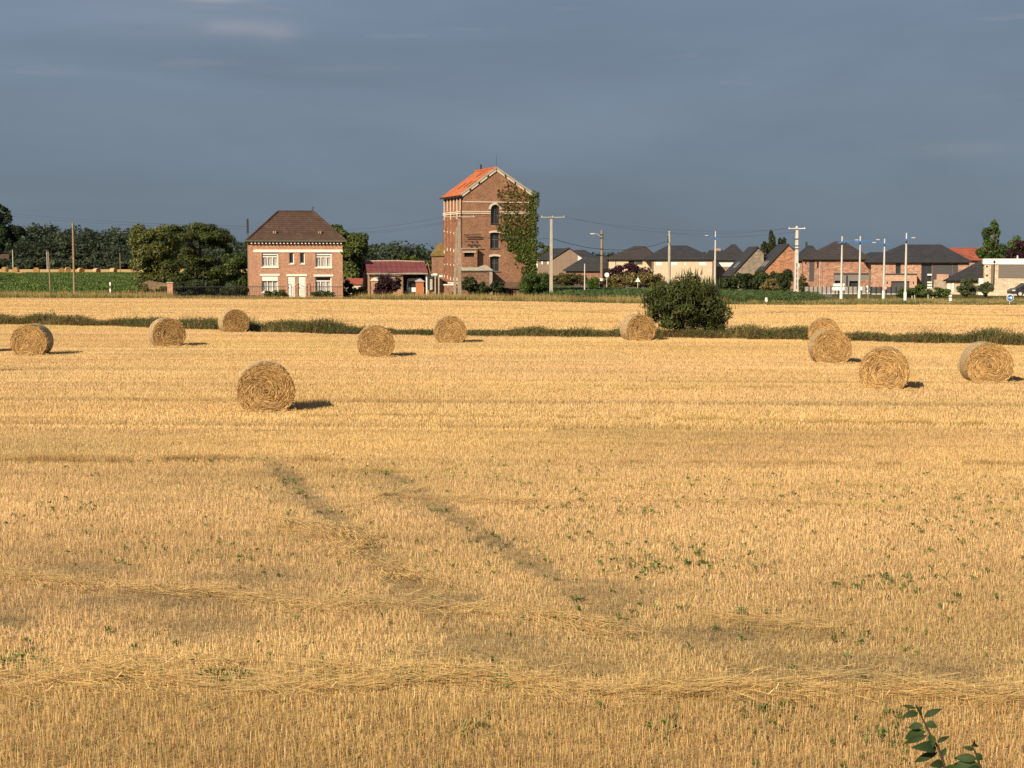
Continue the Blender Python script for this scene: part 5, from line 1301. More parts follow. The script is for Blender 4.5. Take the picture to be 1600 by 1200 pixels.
def garden_wall():
    # pier and bank at the end of the beet field, low front wall with iron railing
    b = Bld('brick_pier', 'red brick pier at the end of the garden railing', 'pier', 261.5, 153.5, 0)
    e = b.rect(261.5, 442.5, 270, 466); b.add('shaft', MB().box(0, e[1], 0, e[1], 0, e[3]), RED); b.add('cap', MB().box(-0.05, e[1] + 0.05, -0.05, e[1] + 0.05, e[3] + 0.002, e[3] + 0.1), CONCRETE)
    b = Bld('bank_wall', 'sloping straw coloured bank wall beside the brick pier', 'wall', 228, 160, 0)
    p = [b.at(228, 441)[0], b.at(231, 439)[0], b.at(262, 443)[0]]
    b.add('bank', MB().prism([(-0.6, 0.0), (p[2], 0.0), (p[2], b.at(262, 443)[1]), (p[1], b.at(231, 438.5)[1]), (-0.3, b.at(224, 442)[1])], 0, 0.6), plain('bank_earth', (0.17, 0.12, 0.07), 0.95, var=0.45))
    b.add('dark_gate', MB().box(b.at(250, 450)[0], b.at(260, 450)[0], -0.08, -0.003, 0.1, b.at(255, 447.5)[1]), plain('green_gate', (0.02, 0.035, 0.012), 0.8))
    for lab, xa, xb, ya in (('low wall and iron railing before the garden left of the house', 271, 447, 152.0), ('low wall and iron railing right of the front gate', 484, 536, 152.0)):
        b = Bld('iron_railing', lab, 'railing', xa, ya - 0.6, 2)
        u1 = b.at(xb, 465)[0]
        b.add('plinth', MB().box(0, u1, 0, 0.25, 0, 0.16), CONCRETE)
        z1 = 1.22
        b.add('rail', MB().box(0, u1, 0.11, 0.14, z1 - 0.05, z1), IRON); b.add('rail', MB().box(0, u1, 0.11, 0.14, 0.30, 0.34), IRON)
        bar = MB().tube([(0, 0, 0.16), (0, 0, z1 + 0.08)], 0.013, 5).mesh('bar', IRON); n = int(u1 / 0.17)
        for k in range(n):
            q = link('bar', bar, b.root); q.location = (0.05 + k * (u1 - 0.1) / n, 0.125, 0)
    g = Bld('garden_gate', 'black wrought iron gate with hooped posts before the white doors', 'gate', 450.5, 151.2, 2)
    xs = [g.at(p, 450)[0] for p in (450.5, 455, 466.5, 480.5, 485.5)]
    for a, c in ((xs[0], xs[1]), (xs[3], xs[4])):
        pts = [(a, 0, 0), (a, 0, 1.35)] + [((a + c) / 2 + (c - a) / 2 * math.cos(t), 0, 1.35 + (c - a) / 2 * math.sin(t)) for t in np.linspace(math.pi, 0, 7)] + [(c, 0, 1.35), (c, 0, 0)]
        g.add('hoop', MB().tube(pts, 0.028, 6), IRON)
    for (a, c) in ((xs[1], xs[2] - 0.02), (xs[2] + 0.02, xs[3])):
        lf = g.add('gate_leaf', MB().tube([(a, 0, 0.1), (a, 0, 1.2 if a < xs[2] else 1.55)], 0.025, 5).tube([(c, 0, 0.1), (c, 0, 1.55 if a < xs[2] else 1.2)], 0.025, 5).tube([(a, 0, 0.15), (c, 0, 0.15)], 0.02, 5).tube([(a + (c - a) * t, 0, (1.15 + 0.35 * (t if a < xs[2] else 1 - t) ** 2)) for t in np.linspace(0, 1, 7)], 0.02, 5), IRON)
        for k in range(1, 7):
            x = a + (c - a) * k / 7; g.add('bar', MB().tube([(x, 0, 0.15), (x, 0, 1.15)], 0.012, 5), IRON, lf)
garden_wall()

# ------------------------------------------------------------------ the estate
def house(name, label, wall, Y, dep, mat, holes=(), rot=-8.0, roof=None, roofmat=SLATE, over=0.35):
    """wall = photo rect of the front; holes = (x0,y0,x1,y1,kind); roof = (xl,xr,ye, rx0,rx1,ry) photo px"""
    x0, y0, x1, y1 = wall
    b = Bld(name, label, 'house', x0, Y, rot)
    e = b.rect(*wall); u1, ze = e[1], e[3]
    hs = [(h, b.rect(*h[:4])) for h in holes]
    hr = [(max(r[0], 0.02), min(r[1], u1 - 0.02), max(r[2], 0.02), min(r[3], ze - 0.02)) for _, r in hs]
    m = MB().wall(0, u1, 0, ze, 0, hr, 0.18)
    m.poly([(0, dep, 0), (0, 0, 0), (0, 0, ze), (0, dep, ze)]); m.poly([(u1, 0, 0), (u1, dep, 0), (u1, dep, ze), (u1, 0, ze)]); m.poly([(u1, dep, 0), (0, dep, 0), (0, dep, ze), (u1, dep, ze)])
    b.add('wall', m, mat)
    for (h, _), r in zip(hs, hr):
        k = h[4]
        if k == 'shutter':
            w = b.add('window', MB().box(r[0], r[1], 0.06, 0.10, r[2], r[3]), WHITE)
            for q in range(4): b.add('slat', MB().box(r[0] + 0.03, r[1] - 0.03, 0.045, 0.058, r[2] + (r[3] - r[2]) * (q + 0.08) / 4, r[2] + (r[3] - r[2]) * (q + 0.92) / 4), WHITE, w)
        elif k == 'panel': b.add('cladding_panel', MB().box(r[0], r[1], 0.03, 0.10, r[2], r[3]), ANTHRA)
        elif k == 'garage':
            w = b.add('garage_door', MB().box(r[0], r[1], 0.13, 0.17, r[2], r[3]), ANTHRA)
            for q in range(4): b.add('door_section', MB().box(r[0] + 0.03, r[1] - 0.03, 0.11, 0.128, r[2] + (r[3] - r[2]) * (q + 0.05) / 4, r[2] + (r[3] - r[2]) * (q + 0.95) / 4), ANTHRA, w)
        else: window(b, r, 0, 0.17, 2 if (r[1] - r[0]) > 1.0 else 1, None, 0.06, frame=ANTHRA)
    if roof:
        xl, xr, ye, rx0, rx1, ry = roof
        zr = b.at((rx0 + rx1) / 2, ry, dep / 2)[1]
        rf = hip_roof(b, b.at(xl, ye, -over)[0], b.at(xr, ye, -over)[0], -over, dep + over, ze + 0.17, b.at(rx0, ry, dep / 2)[0], b.at(rx1, ry, dep / 2)[0], dep / 2, zr, roofmat)
        b.add('gutter', MB().box(b.at(xl, ye, -over)[0], b.at(xr, ye, -over)[0], -over - 0.11, -over - 0.003, ze + 0.03, ze + 0.15), IRON)
        b.rf = rf
    b.ze, b.u1, b.dep = ze, u1, dep
    return b
def gable_house(name, label, px, Y, dep, mat, left, apex, right, roofmat=SLATE, rot=0.0):
    """gable end towards the viewer; left/apex/right = photo px of the verge line"""
    b = Bld(name, label, 'house', px, Y, rot)
    ul, zl = b.at(*left); ua, za = b.at(*apex); ur, zr = b.at(*right)
    b.add('wall', MB().prism([(ul, 0), (ur, 0), (ur, zr), (ua, za), (ul, zl)], 0, dep), mat)
    def ext(u, z, du): return u + du, z + du * (za - z) / (ua - u)
    el, er = ext(ul, zl, -0.3), ext(ur, zr, 0.25)
    q = MB(); slope(q, (el[0], -0.2, el[1] + 0.14), (el[0], dep + 0.2, el[1] + 0.14), (ua, dep + 0.2, za + 0.14), (ua, -0.2, za + 0.14), 0.13)
    rf = b.add('roof', q, roofmat)
    q = MB(); slope(q, (ua + 0.001, -0.2, za + 0.14), (ua + 0.001, dep + 0.2, za + 0.14), (er[0], dep + 0.2, er[1] + 0.14), (er[0], -0.2, er[1] + 0.14), 0.13)
    b.add('roof_slope', q, roofmat, rf)
    b.rf, b.line, b.ua, b.za, b.ul, b.zl = rf, ext, ua, za, ul, zl
    return b
def skylight(b, u, y, wd=0.55, ln=1.0):
    k = (b.za - b.zl) / (b.ua - b.ul); z = lambda x: b.zl + (x - b.ul) * k + 0.16
    q = MB(); slope(q, (u, y, z(u)), (u, y + wd, z(u)), (u + ln * 0.7, y + wd, z(u + ln * 0.7)), (u + ln * 0.7, y, z(u + ln * 0.7)), 0.03)
    b.add('skylight', q, glassmat('sky_glass', (0.30, 0.31, 0.33)), b.rf)
def estate():
    # grey brown gable with a wing and the low dark roof before it
    b = gable_house('gable_house', 'grey brown brick house with broad gable and slate roof', 863, 238, 9, TAUPE, (863, 404.5), (889, 388), (914, 405))
    wg = b.rect(837, 407, 863, 430, 0.8); b.add('wing_wall', MB().box(wg[0], -0.003, 0.8, 6.5, 0, wg[3]), TAUPE)
    z1 = b.at(862, 388, 4)[1]
    q = MB(); slope(q, (wg[0] - 0.2, 0.5, wg[3] + 0.1), (0.5, 0.5, wg[3] + 0.1), (b.ua - 0.2, 4, z1), (b.at(863, 388, 4)[0], 4, z1), 0.13); b.add('wing_roof', q, SLATE, b.rf)
    for px in (838, 846, 855):
        h = b.rect(px, 408, px + 2.2, 413 if px > 840 else 419, 0.8); b.add('slot_window', MB().box(h[0], h[1], 0.74, 0.797, h[2], h[3]), WHITE)
    h = [b.at(903, 410.5), b.at(903, 399.5), b.at(912.5, 405.5)]; b.add('white_panel', MB().prism([h[0], h[2], h[1]], -0.06, -0.003), WHITE)
    b = house('slate_house', 'slate roof rising behind the grey brown gable', (890, 408, 930, 430), 252, 8, TAUPE, roof=(884, 934, 405, 898, 914, 390.5))
    b = house('low_house', 'low building with wide dark roof slope behind the wooden pole', (884, 424, 950, 440), 228, 6.5, OLDB, roof=(879, 951.5, 423.5, 914, 950, 400.5), over=0.3)
    # cream houses
    b = house('cream_house', 'cream house with grey brown hipped roof beside the wooden pole', (951, 406, 1019, 436), 226, 9, CREAMB, [(982, 406.8, 992, 413.5, 'dark'), (992.4, 406.8, 1004, 413.5, 'panel'), (961.5, 407, 962.7, 430, 'panel')], roof=(945, 1026, 404.5, 991, 1008, 384.3), roofmat=GTILE)
    b = house('cream_house', 'larger cream house with slate hipped roof and four white shutters', (1018.5, 406, 1113, 436), 222, 9, CREAMB, [(1024, 407.8, 1034.5, 414.2, 'shutter'), (1048, 407.8, 1058.5, 414.2, 'shutter'), (1068, 408, 1071.4, 414.5, 'shutter'), (1091.5, 407.8, 1103, 414.2, 'shutter')], roof=(1004, 1118, 405.3, 1043, 1073.5, 383.5))
    b.add('downpipe', MB().tube([(0.12, -0.08, 0), (0.12, -0.08, b.ze)], 0.06, 6), IRON)
    b = house('slate_house', 'small slate roof with brick chimney behind the cream house', (1104, 404, 1132, 430), 262, 7, TAUPE, roof=(1100, 1134, 402, 1108, 1130, 391))
    cu = b.at(1119, 392, 3.5)[0]; b.add('chimney', MB().box(cu, cu + 0.75, 3.2, 3.9, b.ze, b.at(1122, 388, 3.5)[1]), PINKB, b.rf)
    b = house('white_band_house', 'white rendered house with pointed slate roof', (1118, 407, 1168, 436), 224, 9, TAUPE, [(1119, 407.3, 1166, 416.5, 'shutter')], roof=(1113, 1172, 405.8, 1143.5, 1149, 381.5))
    # steep gables
    b = gable_house('steep_gable_house', 'steep grey brick gable house with slate roof', 1143, 205, 7.6, GREYB, (1143.5, 429.5), (1183.5, 386.5), (1193.5, 396))
    for y in (2.2, 3.6): skylight(b, b.at(1152, 416)[0], y)
    b = gable_house('steep_gable_house', 'steep orange brick gable house with slate roof and three skylights', 1191, 200, 7.6, ORANGEB, (1191.5, 424), (1231, 382.5), (1243.5, 394))
    for y in (1.6, 3.2, 4.8): skylight(b, b.at(1197, 416)[0], y)
    q = MB(); k = b.at(1213, 392)[0]; 
    # behind the pole
    b = house('slate_house', 'slate pyramid roof with thin chimney behind the crossarm pole', (1243, 408, 1290, 440), 214, 9, PINKB, [(1246, 410, 1249, 418, 'shutter')], roof=(1239, 1288, 407.5, 1262, 1270, 383.5))
    cu = b.at(1258.5, 385, 4.5)[0]; b.add('chimney', MB().box(cu, cu + 0.28, 4.3, 4.6, b.ze + 1.0, b.at(1260, 378, 4.5)[1]), IRON, b.rf)
    # large red brick house with flat grey extension
    b = house('mixed_brick_house', 'large mottled red brick house with grey brown hipped roof', (1254, 406, 1361, 452), 190, 10, MIXB, [(1264.5, 408, 1272, 440, 'panel'), (1276.5, 409.5, 1279.5, 419, 'dark'), (1258, 409.5, 1260, 413, 'dark')], roof=(1252.5, 1363, 405.6, 1305, 1319, 377), roofmat=GTILE, rot=-10)
    b.add('downpipe', MB().tube([(b.at(1281.5, 420)[0], -0.06, 0), (b.at(1281.5, 420)[0], -0.06, b.ze)], 0.035, 6), PALECON)
    e = b.rect(1303.5, 427.5, 1376, 452, -2.4)
    hs = [b.rect(1327, 439, 1340.5, 451, -2.4), b.rect(1362, 440, 1374, 451, -2.4), b.rect(1304.5, 438.5, 1317, 445, -2.4)]
    ex = b.add('flat_extension', MB().wall(e[0], e[1], 0, e[3], -2.4, hs, 0.4).poly([(e[0], -2.4, e[3]), (e[1], -2.4, e[3]), (e[1], -0.003, e[3]), (e[0], -0.003, e[3])]).poly([(e[0], 0, 0), (e[0], -2.4, 0), (e[0], -2.4, e[3]), (e[0], 0, e[3])]).poly([(e[1], -2.4, 0), (e[1], -0.003, 0), (e[1], -0.003, e[3]), (e[1], -2.4, e[3])]), plain('grey_render_wall', (0.17, 0.16, 0.15), 0.8, var=0.1))
    for h in hs: b.add('opening', MB().box(h[0], h[1], -2.02, -1.98, max(h[2], 0), h[3]), GLASS, ex)
    b.add('roof_edge', MB().box(e[0] - 0.1, e[1] + 0.1, -2.5, -2.403, e[3] - 0.08, e[3] + 0.08), ANTHRA, ex)
    h = b.rect(1344, 438, 1360, 451, -2.4); b.add('brick_pier', MB().box(h[0], h[1], -2.44, -2.403, 0, h[3]), MIXB, ex)
    h = b.rect(1322, 430, 1324, 448, -2.4); b.add('vent_pipe', MB().box(h[0], h[1], -2.52, -2.403, h[2], h[3]), IRON, ex)
    b = house('slate_house', 'slate roof glimpsed between the red brick and pink brick houses', (1356, 402, 1392, 425), 232, 8, PINKB, roof=(1353, 1392, 400, 1359, 1384, 394))
    # long pink brick house with garage
    b = house('pink_brick_house', 'long pale pink brick house with slate hipped roof and garage', (1360.5, 410.5, 1514, 453), 180, 10, PINKB, [(1399.5, 411, 1407.5, 428, 'dark'), (1439.5, 411.5, 1456, 450, 'dark'), (1456.5, 411.5, 1488, 450, 'panel'), (1488.5, 411.5, 1497, 430, 'panel')], roof=(1353.5, 1519, 409, 1410, 1470.5, 382), rot=-11)
    e = b.rect(1381.5, 428.3, 1432.5, 453, -2.2); g = b.rect(1392.5, 439.3, 1421, 452, -2.2)
    ga = b.add('garage_block', MB().wall(e[0], e[1], 0, e[3], -2.2, [(g[0], g[1], 0.02, g[3])], 0.25).poly([(e[0], -2.2, e[3]), (e[1], -2.2, e[3]), (e[1], -0.003, e[3]), (e[0], -0.003, e[3])]).poly([(e[0], 0, 0), (e[0], -2.2, 0), (e[0], -2.2, e[3]), (e[0], 0, e[3])]).poly([(e[1], -2.2, 0), (e[1], -0.003, 0), (e[1], -0.003, e[3]), (e[1], -2.2, e[3])]), brick('peach_brick', (0.48, 0.29, 0.19), (0.40, 0.23, 0.15), (0.44, 0.33, 0.25), blotch=(0.85, 1.15)))
    b.add('garage_door', MB().box(g[0], g[1], -1.98, -1.94, 0, g[3]), ANTHRA, ga); b.add('roof_edge', MB().box(e[0] - 0.08, e[1] + 0.08, -2.29, -2.203, e[3] - 0.06, e[3] + 0.08), ANTHRA, ga)
    for px in (1386, 1427): 
        u, z = b.at(px, 441.5, -2.2); b.add('wall_lamp', MB().box(u - 0.05, u + 0.05, -2.3, -2.203, z - 0.12, z + 0.12), IRON, ga)
    e = b.rect(1464, 428.5, 1482, 453, -1.2); po = b.add('porch', MB().box(e[0], e[1], -1.2, -0.003, 0, e[3]), MATS['peach_brick']); h = b.rect(1469, 440, 1478, 450, -1.2); b.add('opening', MB().box(h[0], h[1], -1.23, -1.203, h[2], h[3]), DARK, po)  # opening is a flat black board, its shade painted
    for k, (py, w) in enumerate(((428, 4), (440, 4), (444, 4), (448, 4))): h = b.rect(1449, py, 1456, py + 2.4); b.add('letter_step', MB().box(h[0], h[1], -0.06, -0.003, h[2], h[3]), WHITE)
    b = house('red_roof_house', 'red tiled roof behind the slate roof and birch', (1486, 408, 1545, 430), 250, 9, PINKB, roof=(1476, 1552, 406.5, 1484, 1540, 387), roofmat=RDT)
    # dark lean roof before the cream block
    b = Bld('lean_roof_house', 'low house with dark sloping roof left of the cream block', 'house', 1478, 170, 0)
    e = b.rect(1478, 438, 1545, 466); zt = b.at(1537, 406, 4)[1]; b.add('wall', MB().box(0, e[1], 0, 5, 0, e[3]), SANDB)
    A = b.at(1473.5, 438, -0.4); T = b.at(1532, 406.5, 3.5)
    m = MB(); slope(m, (A[0], -0.4, A[1]), (b.at(1503, 437, -0.4)[0], -0.4, A[1]), (T[0] + 0.6, 3.5, T[1]), (T[0], 3.5, T[1]), 0.14)
    slope(m, (b.at(1503, 437, -0.4)[0] + 0.002, -0.4, A[1] - 0.02), (e[1], -0.4, A[1] - 0.02), (e[1], 3.5, T[1] - 0.02), (T[0] + 0.6, 3.5, T[1] - 0.02), 0.12)
    rf = b.add('roof', m, SLATE)
    for x0, x1, y0 in ((1480.5, 1485, 443), (1487, 1490.5, 442)): h = b.rect(x0, y0, x1, 457); b.add('door', MB().box(h[0], h[1], -0.05, -0.003, h[2], h[3]), WHITE)
    h = b.rect(1529, 435, 1547, 441, -1.5); b.add('white_parapet', MB().box(h[0], h[1], -1.7, -1.5, 0, h[3]), WHITE)
    # cream modern block
    b = Bld('cream_block', 'modern cream brick block with white parapet at the right edge', 'building', 1537, 165, -16)
    e = b.rect(1537, 413, 1680, 468); zt = b.at(1570, 404.3)[1]; zb = e[3]
    b.add('wall', MB().box(0, e[1], 0, 9, 0, zb), SANDB)
    b.add('parapet', MB().box(-0.12, e[1] + 0.1, -0.12, 9.1, zb + 0.002, zt), WHITE)
    h = b.rect(1560, 414, 1682, 434.5); b.add('dark_cladding', MB().box(h[0], e[1] - 0.02, -0.06, -0.003, h[2], zb - 0.03), plain('taupe_panel', (0.135, 0.12, 0.105), 0.7, var=0.06))
    h = b.rect(1548, 415, 1553, 448); b.add('recess_shade', MB().box(h[0], h[1], -0.03, -0.003, h[2], zb - 0.03), plain('taupe_dark', (0.16, 0.12, 0.10), 0.8))  # flat dark strip on the wall, painting a recess in shade
    u = b.at(1553, 430)[0]; b.add('downpipe', MB().tube([(u, -0.1, 1.2), (u, -0.1, zb + 0.3)], 0.05, 6).box(u - 0.1, u + 0.1, -0.2, -0.13, zb + 0.15, zb + 0.4), IRON)
    for py in (416, 430): u, z = b.at(1542, py); b.add('wall_lamp', MB().box(u - 0.08, u + 0.08, -0.12, -0.003, z - 0.06, z + 0.06), IRON)
    u, z = b.at(1591, 403); b.add('roof_vent', MB().tube([(u, 2, zt), (u, 2, zt + 0.35)], 0.08, 7), PALECON)
    # far cottages at the foot of the wood, wall colours dimmed for tree shade
    for px, Y, w, yt, ye, yb, lab, wm in ((-6, 545, 18, 397, 407, 414, 'pale walled cottage with dark roof at the foot of the wood', TAUPE), (106, 548, 9, 398, 408, 420, 'far grey gabled cottage half hidden in the wood', GREYB), (146, 548, 9, 405, 412, 421, 'far brown roofed cottage low in the wood', OLDB), (186, 548, 9, 403, 411, 421, 'far brown cottage beside the pale tree', OLDB)):
        b = Bld('far_cottage', lab, 'cottage', px, Y, 0); e = b.rect(px, ye, px + w, yb); zt = b.at(px, yt, 3)[1]
        b.add('wall', MB().box(0, e[1], 0, 6, 0, e[3]), wm)
        q = MB().poly([(-0.4, -0.4, e[3]), (e[1] + 0.4, -0.4, e[3]), (e[1] - 0.3, 3, zt), (0.9, 3, zt)]).poly([(-0.4, 6.4, e[3]), (-0.4, -0.4, e[3]), (0.9, 3, zt)]).poly([(e[1] + 0.4, -0.4, e[3]), (e[1] + 0.4, 6.4, e[3]), (e[1] - 0.3, 3, zt)]).poly([(e[1] + 0.4, 6.4, e[3]), (-0.4, 6.4, e[3]), (0.9, 3, zt), (e[1] - 0.3, 3, zt)])
        b.add('roof', q, TILE)
        for k in range(2): b.add('window', MB().box(e[1] * (0.2 + 0.4 * k), e[1] * (0.36 + 0.4 * k), -0.05, -0.003, e[3] * 0.4, e[3] * 0.85), GLASS)
estate()
def panel_fence(label, x0, x1, yt, yb, Y, n, mat, post, rot=0.0):
    b = Bld('panel_fence', label, 'fence', x0, Y, rot); e = b.rect(x0, yt, x1, yb); w = e[1] / n; h = e[3]
    pm = MB().box(0.06, w - 0.06, 0, 0.04, 0.12, h - 0.03).mesh('panel', mat); po = MB().box(-0.05, 0.05, -0.03, 0.07, 0, h).mesh('post', post)
    for k in range(n): q = link('panel', pm, b.root); q.location = (k * w, 0, 0)
    for k in range(n + 1): q = link('post', po, b.root); q.location = (k * w, 0, 0)
    b.add('base_board', MB().box(0.05, e[1] - 0.05, -0.01, 0.05, 0, 0.115), PALECON)
panel_fence('grey panelled fence in front of the red brick house', 1257, 1360, 447.5, 460, 172, 15, plain('fence_grey', (0.30, 0.27, 0.24), 0.85, var=0.1), ANTHRA)
panel_fence('dark panelled fence in front of the pink brick garage', 1361, 1408, 448, 461, 170, 6, plain('fence_dark', (0.07, 0.07, 0.072), 0.8, var=0.1), IRON)
panel_fence('pale boarded fence between the tallest lamp and the low house', 1409, 1478, 450, 460.5, 169, 8, plain('fence_pale', (0.36, 0.29, 0.23), 0.85, var=0.12), WOODPOLE)
# ------------------------------------------------------------------ poles, lamps, signs, wires
def pole(name, label, px, Y, ytop, rb, rt, mat, lean=0.0, group='utility poles', arm=None, cat='utility pole', square=False, extra=None):
    x = gx(px, Y); zt = at(px, ytop, Y).z
    root = empty(name, (x, Y, 0)); tag(root, label, cat, group)
    m = MB()
    if square: m.hexa([(-rb, -rb, 0), (rb, -rb, 0), (rb, rb, 0), (-rb, rb, 0), (-rt, -rt, zt), (rt, -rt, zt), (rt, rt, zt), (-rt, rt, zt)])
    else: m.tube([(0, 0, -0.2), (lean * 0.5, 0, zt * 0.5), (lean, 0, zt)], [rb, (rb + rt) / 2, rt], 9)
    m.build('shaft', mat, root)
    if arm:
        k = Y / FPX
        for a, b, dz, am in arm:
            q = MB().box((a - px) * k, (b - px) * k, -rt - 0.14, -rt - 0.01, zt + dz - 0.035, zt + dz + 0.035).build('crossarm', am, root)
            for t in (0.04, 0.5, 0.96):
                u = ((a - px) + (b - a) * t) * k
                MB().tube([(u, -rt - 0.08, zt + dz + 0.035), (u, -rt - 0.08, zt + dz + 0.15)], [0.04, 0.03], 6).build('insulator', PALECON, q)
    if extra: extra(root, zt)
    return root, Vector((x + lean, Y, zt))
T = {}
_, T['tall'] = pole('wooden_pole', 'tall wooden pole at the near edge of the beet field', 116.5, 156, 348, 0.13, 0.10, WOODPOLE)
_, T['lean'] = pole('wooden_pole', 'shorter leaning wooden pole standing in the beets', 79, 168, 393, 0.09, 0.07, WOODPOLE, -0.12)
pole('far_pole', 'far thin pale pole behind the leaning pole', 74, 430, 393, 0.10, 0.09, PALECON, group='far poles along the wood')
pole('far_pole', 'far thin pale pole before the white cottage', 20.5, 430, 391, 0.10, 0.09, PALECON, group='far poles along the wood')
pole('far_pole', 'far thin pole beside the pale green tree', 188, 430, 395, 0.10, 0.09, WOODPOLE, group='far poles along the wood')
def flue_top(root, zt): MB().tube([(0, 0, zt - 1.6), (0, 0, zt - 0.1)], 0.11, 7).build('dark_sleeve', IRON, root)
_, T['house'] = pole('metal_pole', 'dark topped thin pole behind the left corner of the house', 388.3, 166, 341, 0.07, 0.05, GUTTER, extra=flue_top)
def twin(root, zt):
    MB().hexa([(-0.62, -0.14, 0), (-0.36, -0.14, 0), (-0.36, 0.14, 0), (-0.62, 0.14, 0), (-0.32, -0.10, zt - 1.0), (-0.14, -0.10, zt - 1.0), (-0.14, 0.10, zt - 1.0), (-0.32, 0.10, zt - 1.0)]).build('raking_leg', plain('old_concrete', (0.25, 0.21, 0.16), 0.9, 0.1, var=0.3, scale=4), root)
    for z in (1.5, 3.2, 5.0, 6.4): MB().box(-0.5 + 0.02 * z, -0.12, -0.07, 0.07, z, z + 0.12).build('brace', CONCRETE, root)
_, T['twin'] = pole('concrete_pole', 'heavy twin concrete pole with crossarm before the mill', 718, 147.5, 338, 0.19, 0.13, plain('old_concrete', (0.25, 0.21, 0.16), 0.9, 0.1, var=0.3, scale=4), arm=[(695, 742, -0.05, CONCRETE)], square=True, extra=twin)
_, T['grey'] = pole('concrete_pole', 'square concrete pole with pale crossarm right of the ivy', 861, 150, 338.5, 0.17, 0.11, CONCRETE, arm=[(845, 882, -0.06, CONCRETE)], square=True)
def bands(root, zt):
    for z in (zt - 0.6, zt - 1.0, zt - 2.4, zt - 3.2): MB().box(-0.24, 0.20, -0.20, 0.16, z, z + 0.10).build('clamp', IRON, root)
    m = MB().tube([(-0.1, -0.1, zt - 0.8), (-0.6, -0.15, zt - 0.45), (-1.0, -0.2, zt - 0.4)], 0.03, 6).build('lamp_arm', PALECON, root)
    MB().box(-1.5, -0.95, -0.28, -0.12, zt - 0.48, zt - 0.36).build('lamp_head', PALECON, m)
    q = MB()
    for k, z in enumerate((0.0, 0.75)): MB().tube([(0, -0.02, z + 0.35), (0, -0.02, z + 0.65)], 0.25, 9).build('marker_band', WHITE if k else IRON, root)
_, T['wood2'] = pole('wooden_pole', 'thick wooden pole with street lamp beside the road', 940, 197, 360, 0.20, 0.16, WOODPOLE, extra=bands)
pole('metal_pole', 'thin short pole standing in the maize', 913.5, 164, 412, 0.075, 0.055, PALECON)
_, T['conc'] = pole('concrete_pole', 'round concrete pole rising behind the big bush', 1045.5, 190, 361, 0.20, 0.14, CONCRETE, extra=lambda root, zt: [MB().box(-0.26, -0.12, -0.12, 0.12, zt - z, zt - z + 0.14).build('clamp', IRON, root) for z in (0.8, 1.1, 1.4)])
def slot(root, zt):
    for z in np.arange(0.9, 3.6, 0.55): MB().box(-0.05, 0.05, -0.27 + 0.02 * z, -0.24 + 0.02 * z, z, z + 0.42).build('slot', plain('slot_grey', (0.18, 0.17, 0.16), 0.9), root)
    MB().tube([(0, 0, zt), (0, 0, zt + 0.25)], [0.16, 0.10], 8).build('cap', PALECON, root)
    for z in (1.1, 1.8, 2.1): MB().box(-0.2, 0.2, -0.2, 0.2, zt - z, zt - z + 0.08).build('clamp', IRON, root)
    MB().tube([(-0.18, -0.15, zt - 1.1), (-0.5, -0.2, zt - 1.6), (-0.2, -0.15, zt - 2.2)], 0.02, 5).build('cable_loop', IRON, root)
_, T['white'] = pole('concrete_pole', 'tall white concrete pole with T shaped crossarm', 1243.5, 158, 357, 0.23, 0.12, PALECON, arm=[(1230, 1256, 0.0, WHITE)], square=True, extra=slot)
BLUE = plain('lamp_blue', (0.055, 0.15, 0.36), 0.45, 0.4, var=0.05)
def street_lamp(label, px, Y, ytop, xa, ya, xb, yb, ym, head):
    k = Y / FPX
    root = empty('street_lamp', (gx(px, Y), Y, 0)); tag(root, label, 'street lamp', 'white street lamps with blue wings')
    zt = at(px, ytop, Y).z; off = at(px, 440, Y).x - root.location.x
    MB().tube([(0, 0, 0), (0, 0, zt * 0.55), (0, 0, zt)], [0.11, 0.10, 0.065], 9).build('mast', plain('mast_paint', (0.50, 0.49, 0.46), 0.6, var=0.12, scale=2), root)
    MB().tube([(0, 0, 0), (0, 0, 0.9)], 0.15, 9).build('mast_base', WHITE, root)
    za, zb, zm = (at(px, y, Y).z for y in (ya, yb, ym))
    pts = [Vector(((xa - px) * k, -0.12, za)), Vector((0, -0.16, zm)), Vector(((xb - px) * k, -0.12, zb))]
    n = 14; top, bot = [], []
    for j in range(n + 1):
        t = j / n
        p = pts[0] * (1 - t) ** 2 + (pts[1] * 2 - (pts[0] + pts[2]) * 0.5) * (2 * t * (1 - t)) + pts[2] * t ** 2
        h = 0.03 + 0.15 * math.sin(math.pi * t); top.append((p.x, p.z + h * 0.5)); bot.append((p.x, p.z - h * 0.5))
    w = MB().prism(bot + list(reversed(top)), -0.30, -0.08).build('wing', BLUE, root)
    e = pts[2] if head > 0 else pts[0]; sg = 1 if head > 0 else -1
    MB().box(min(e.x, e.x + sg * 0.34), max(e.x, e.x + sg * 0.34), -0.28, -0.10, e.z - 0.03, e.z + 0.04).build('lamp_head', PALECON, root)
    return root
street_lamp('white street lamp with tilted blue wing beyond the big bush', 1117, 178, 361, 1105, 368, 1125, 375, 372, -1)
street_lamp('first white street lamp, by the direction arrows', 1314.3, 150, 369, 1306, 380, 1333, 375, 378, 1)
street_lamp('second white street lamp, with the widest blue wing', 1342.6, 148, 369, 1330, 379, 1366, 374.5, 377.5, 1)
street_lamp('third white street lamp, with the pale red round sign', 1380.5, 148, 373, 1366, 379, 1392, 384, 381.5, -1)
street_lamp('tallest white street lamp, with short steep blue wing', 1414.3, 141, 364, 1411, 378, 1421, 371.5, 374, 1)
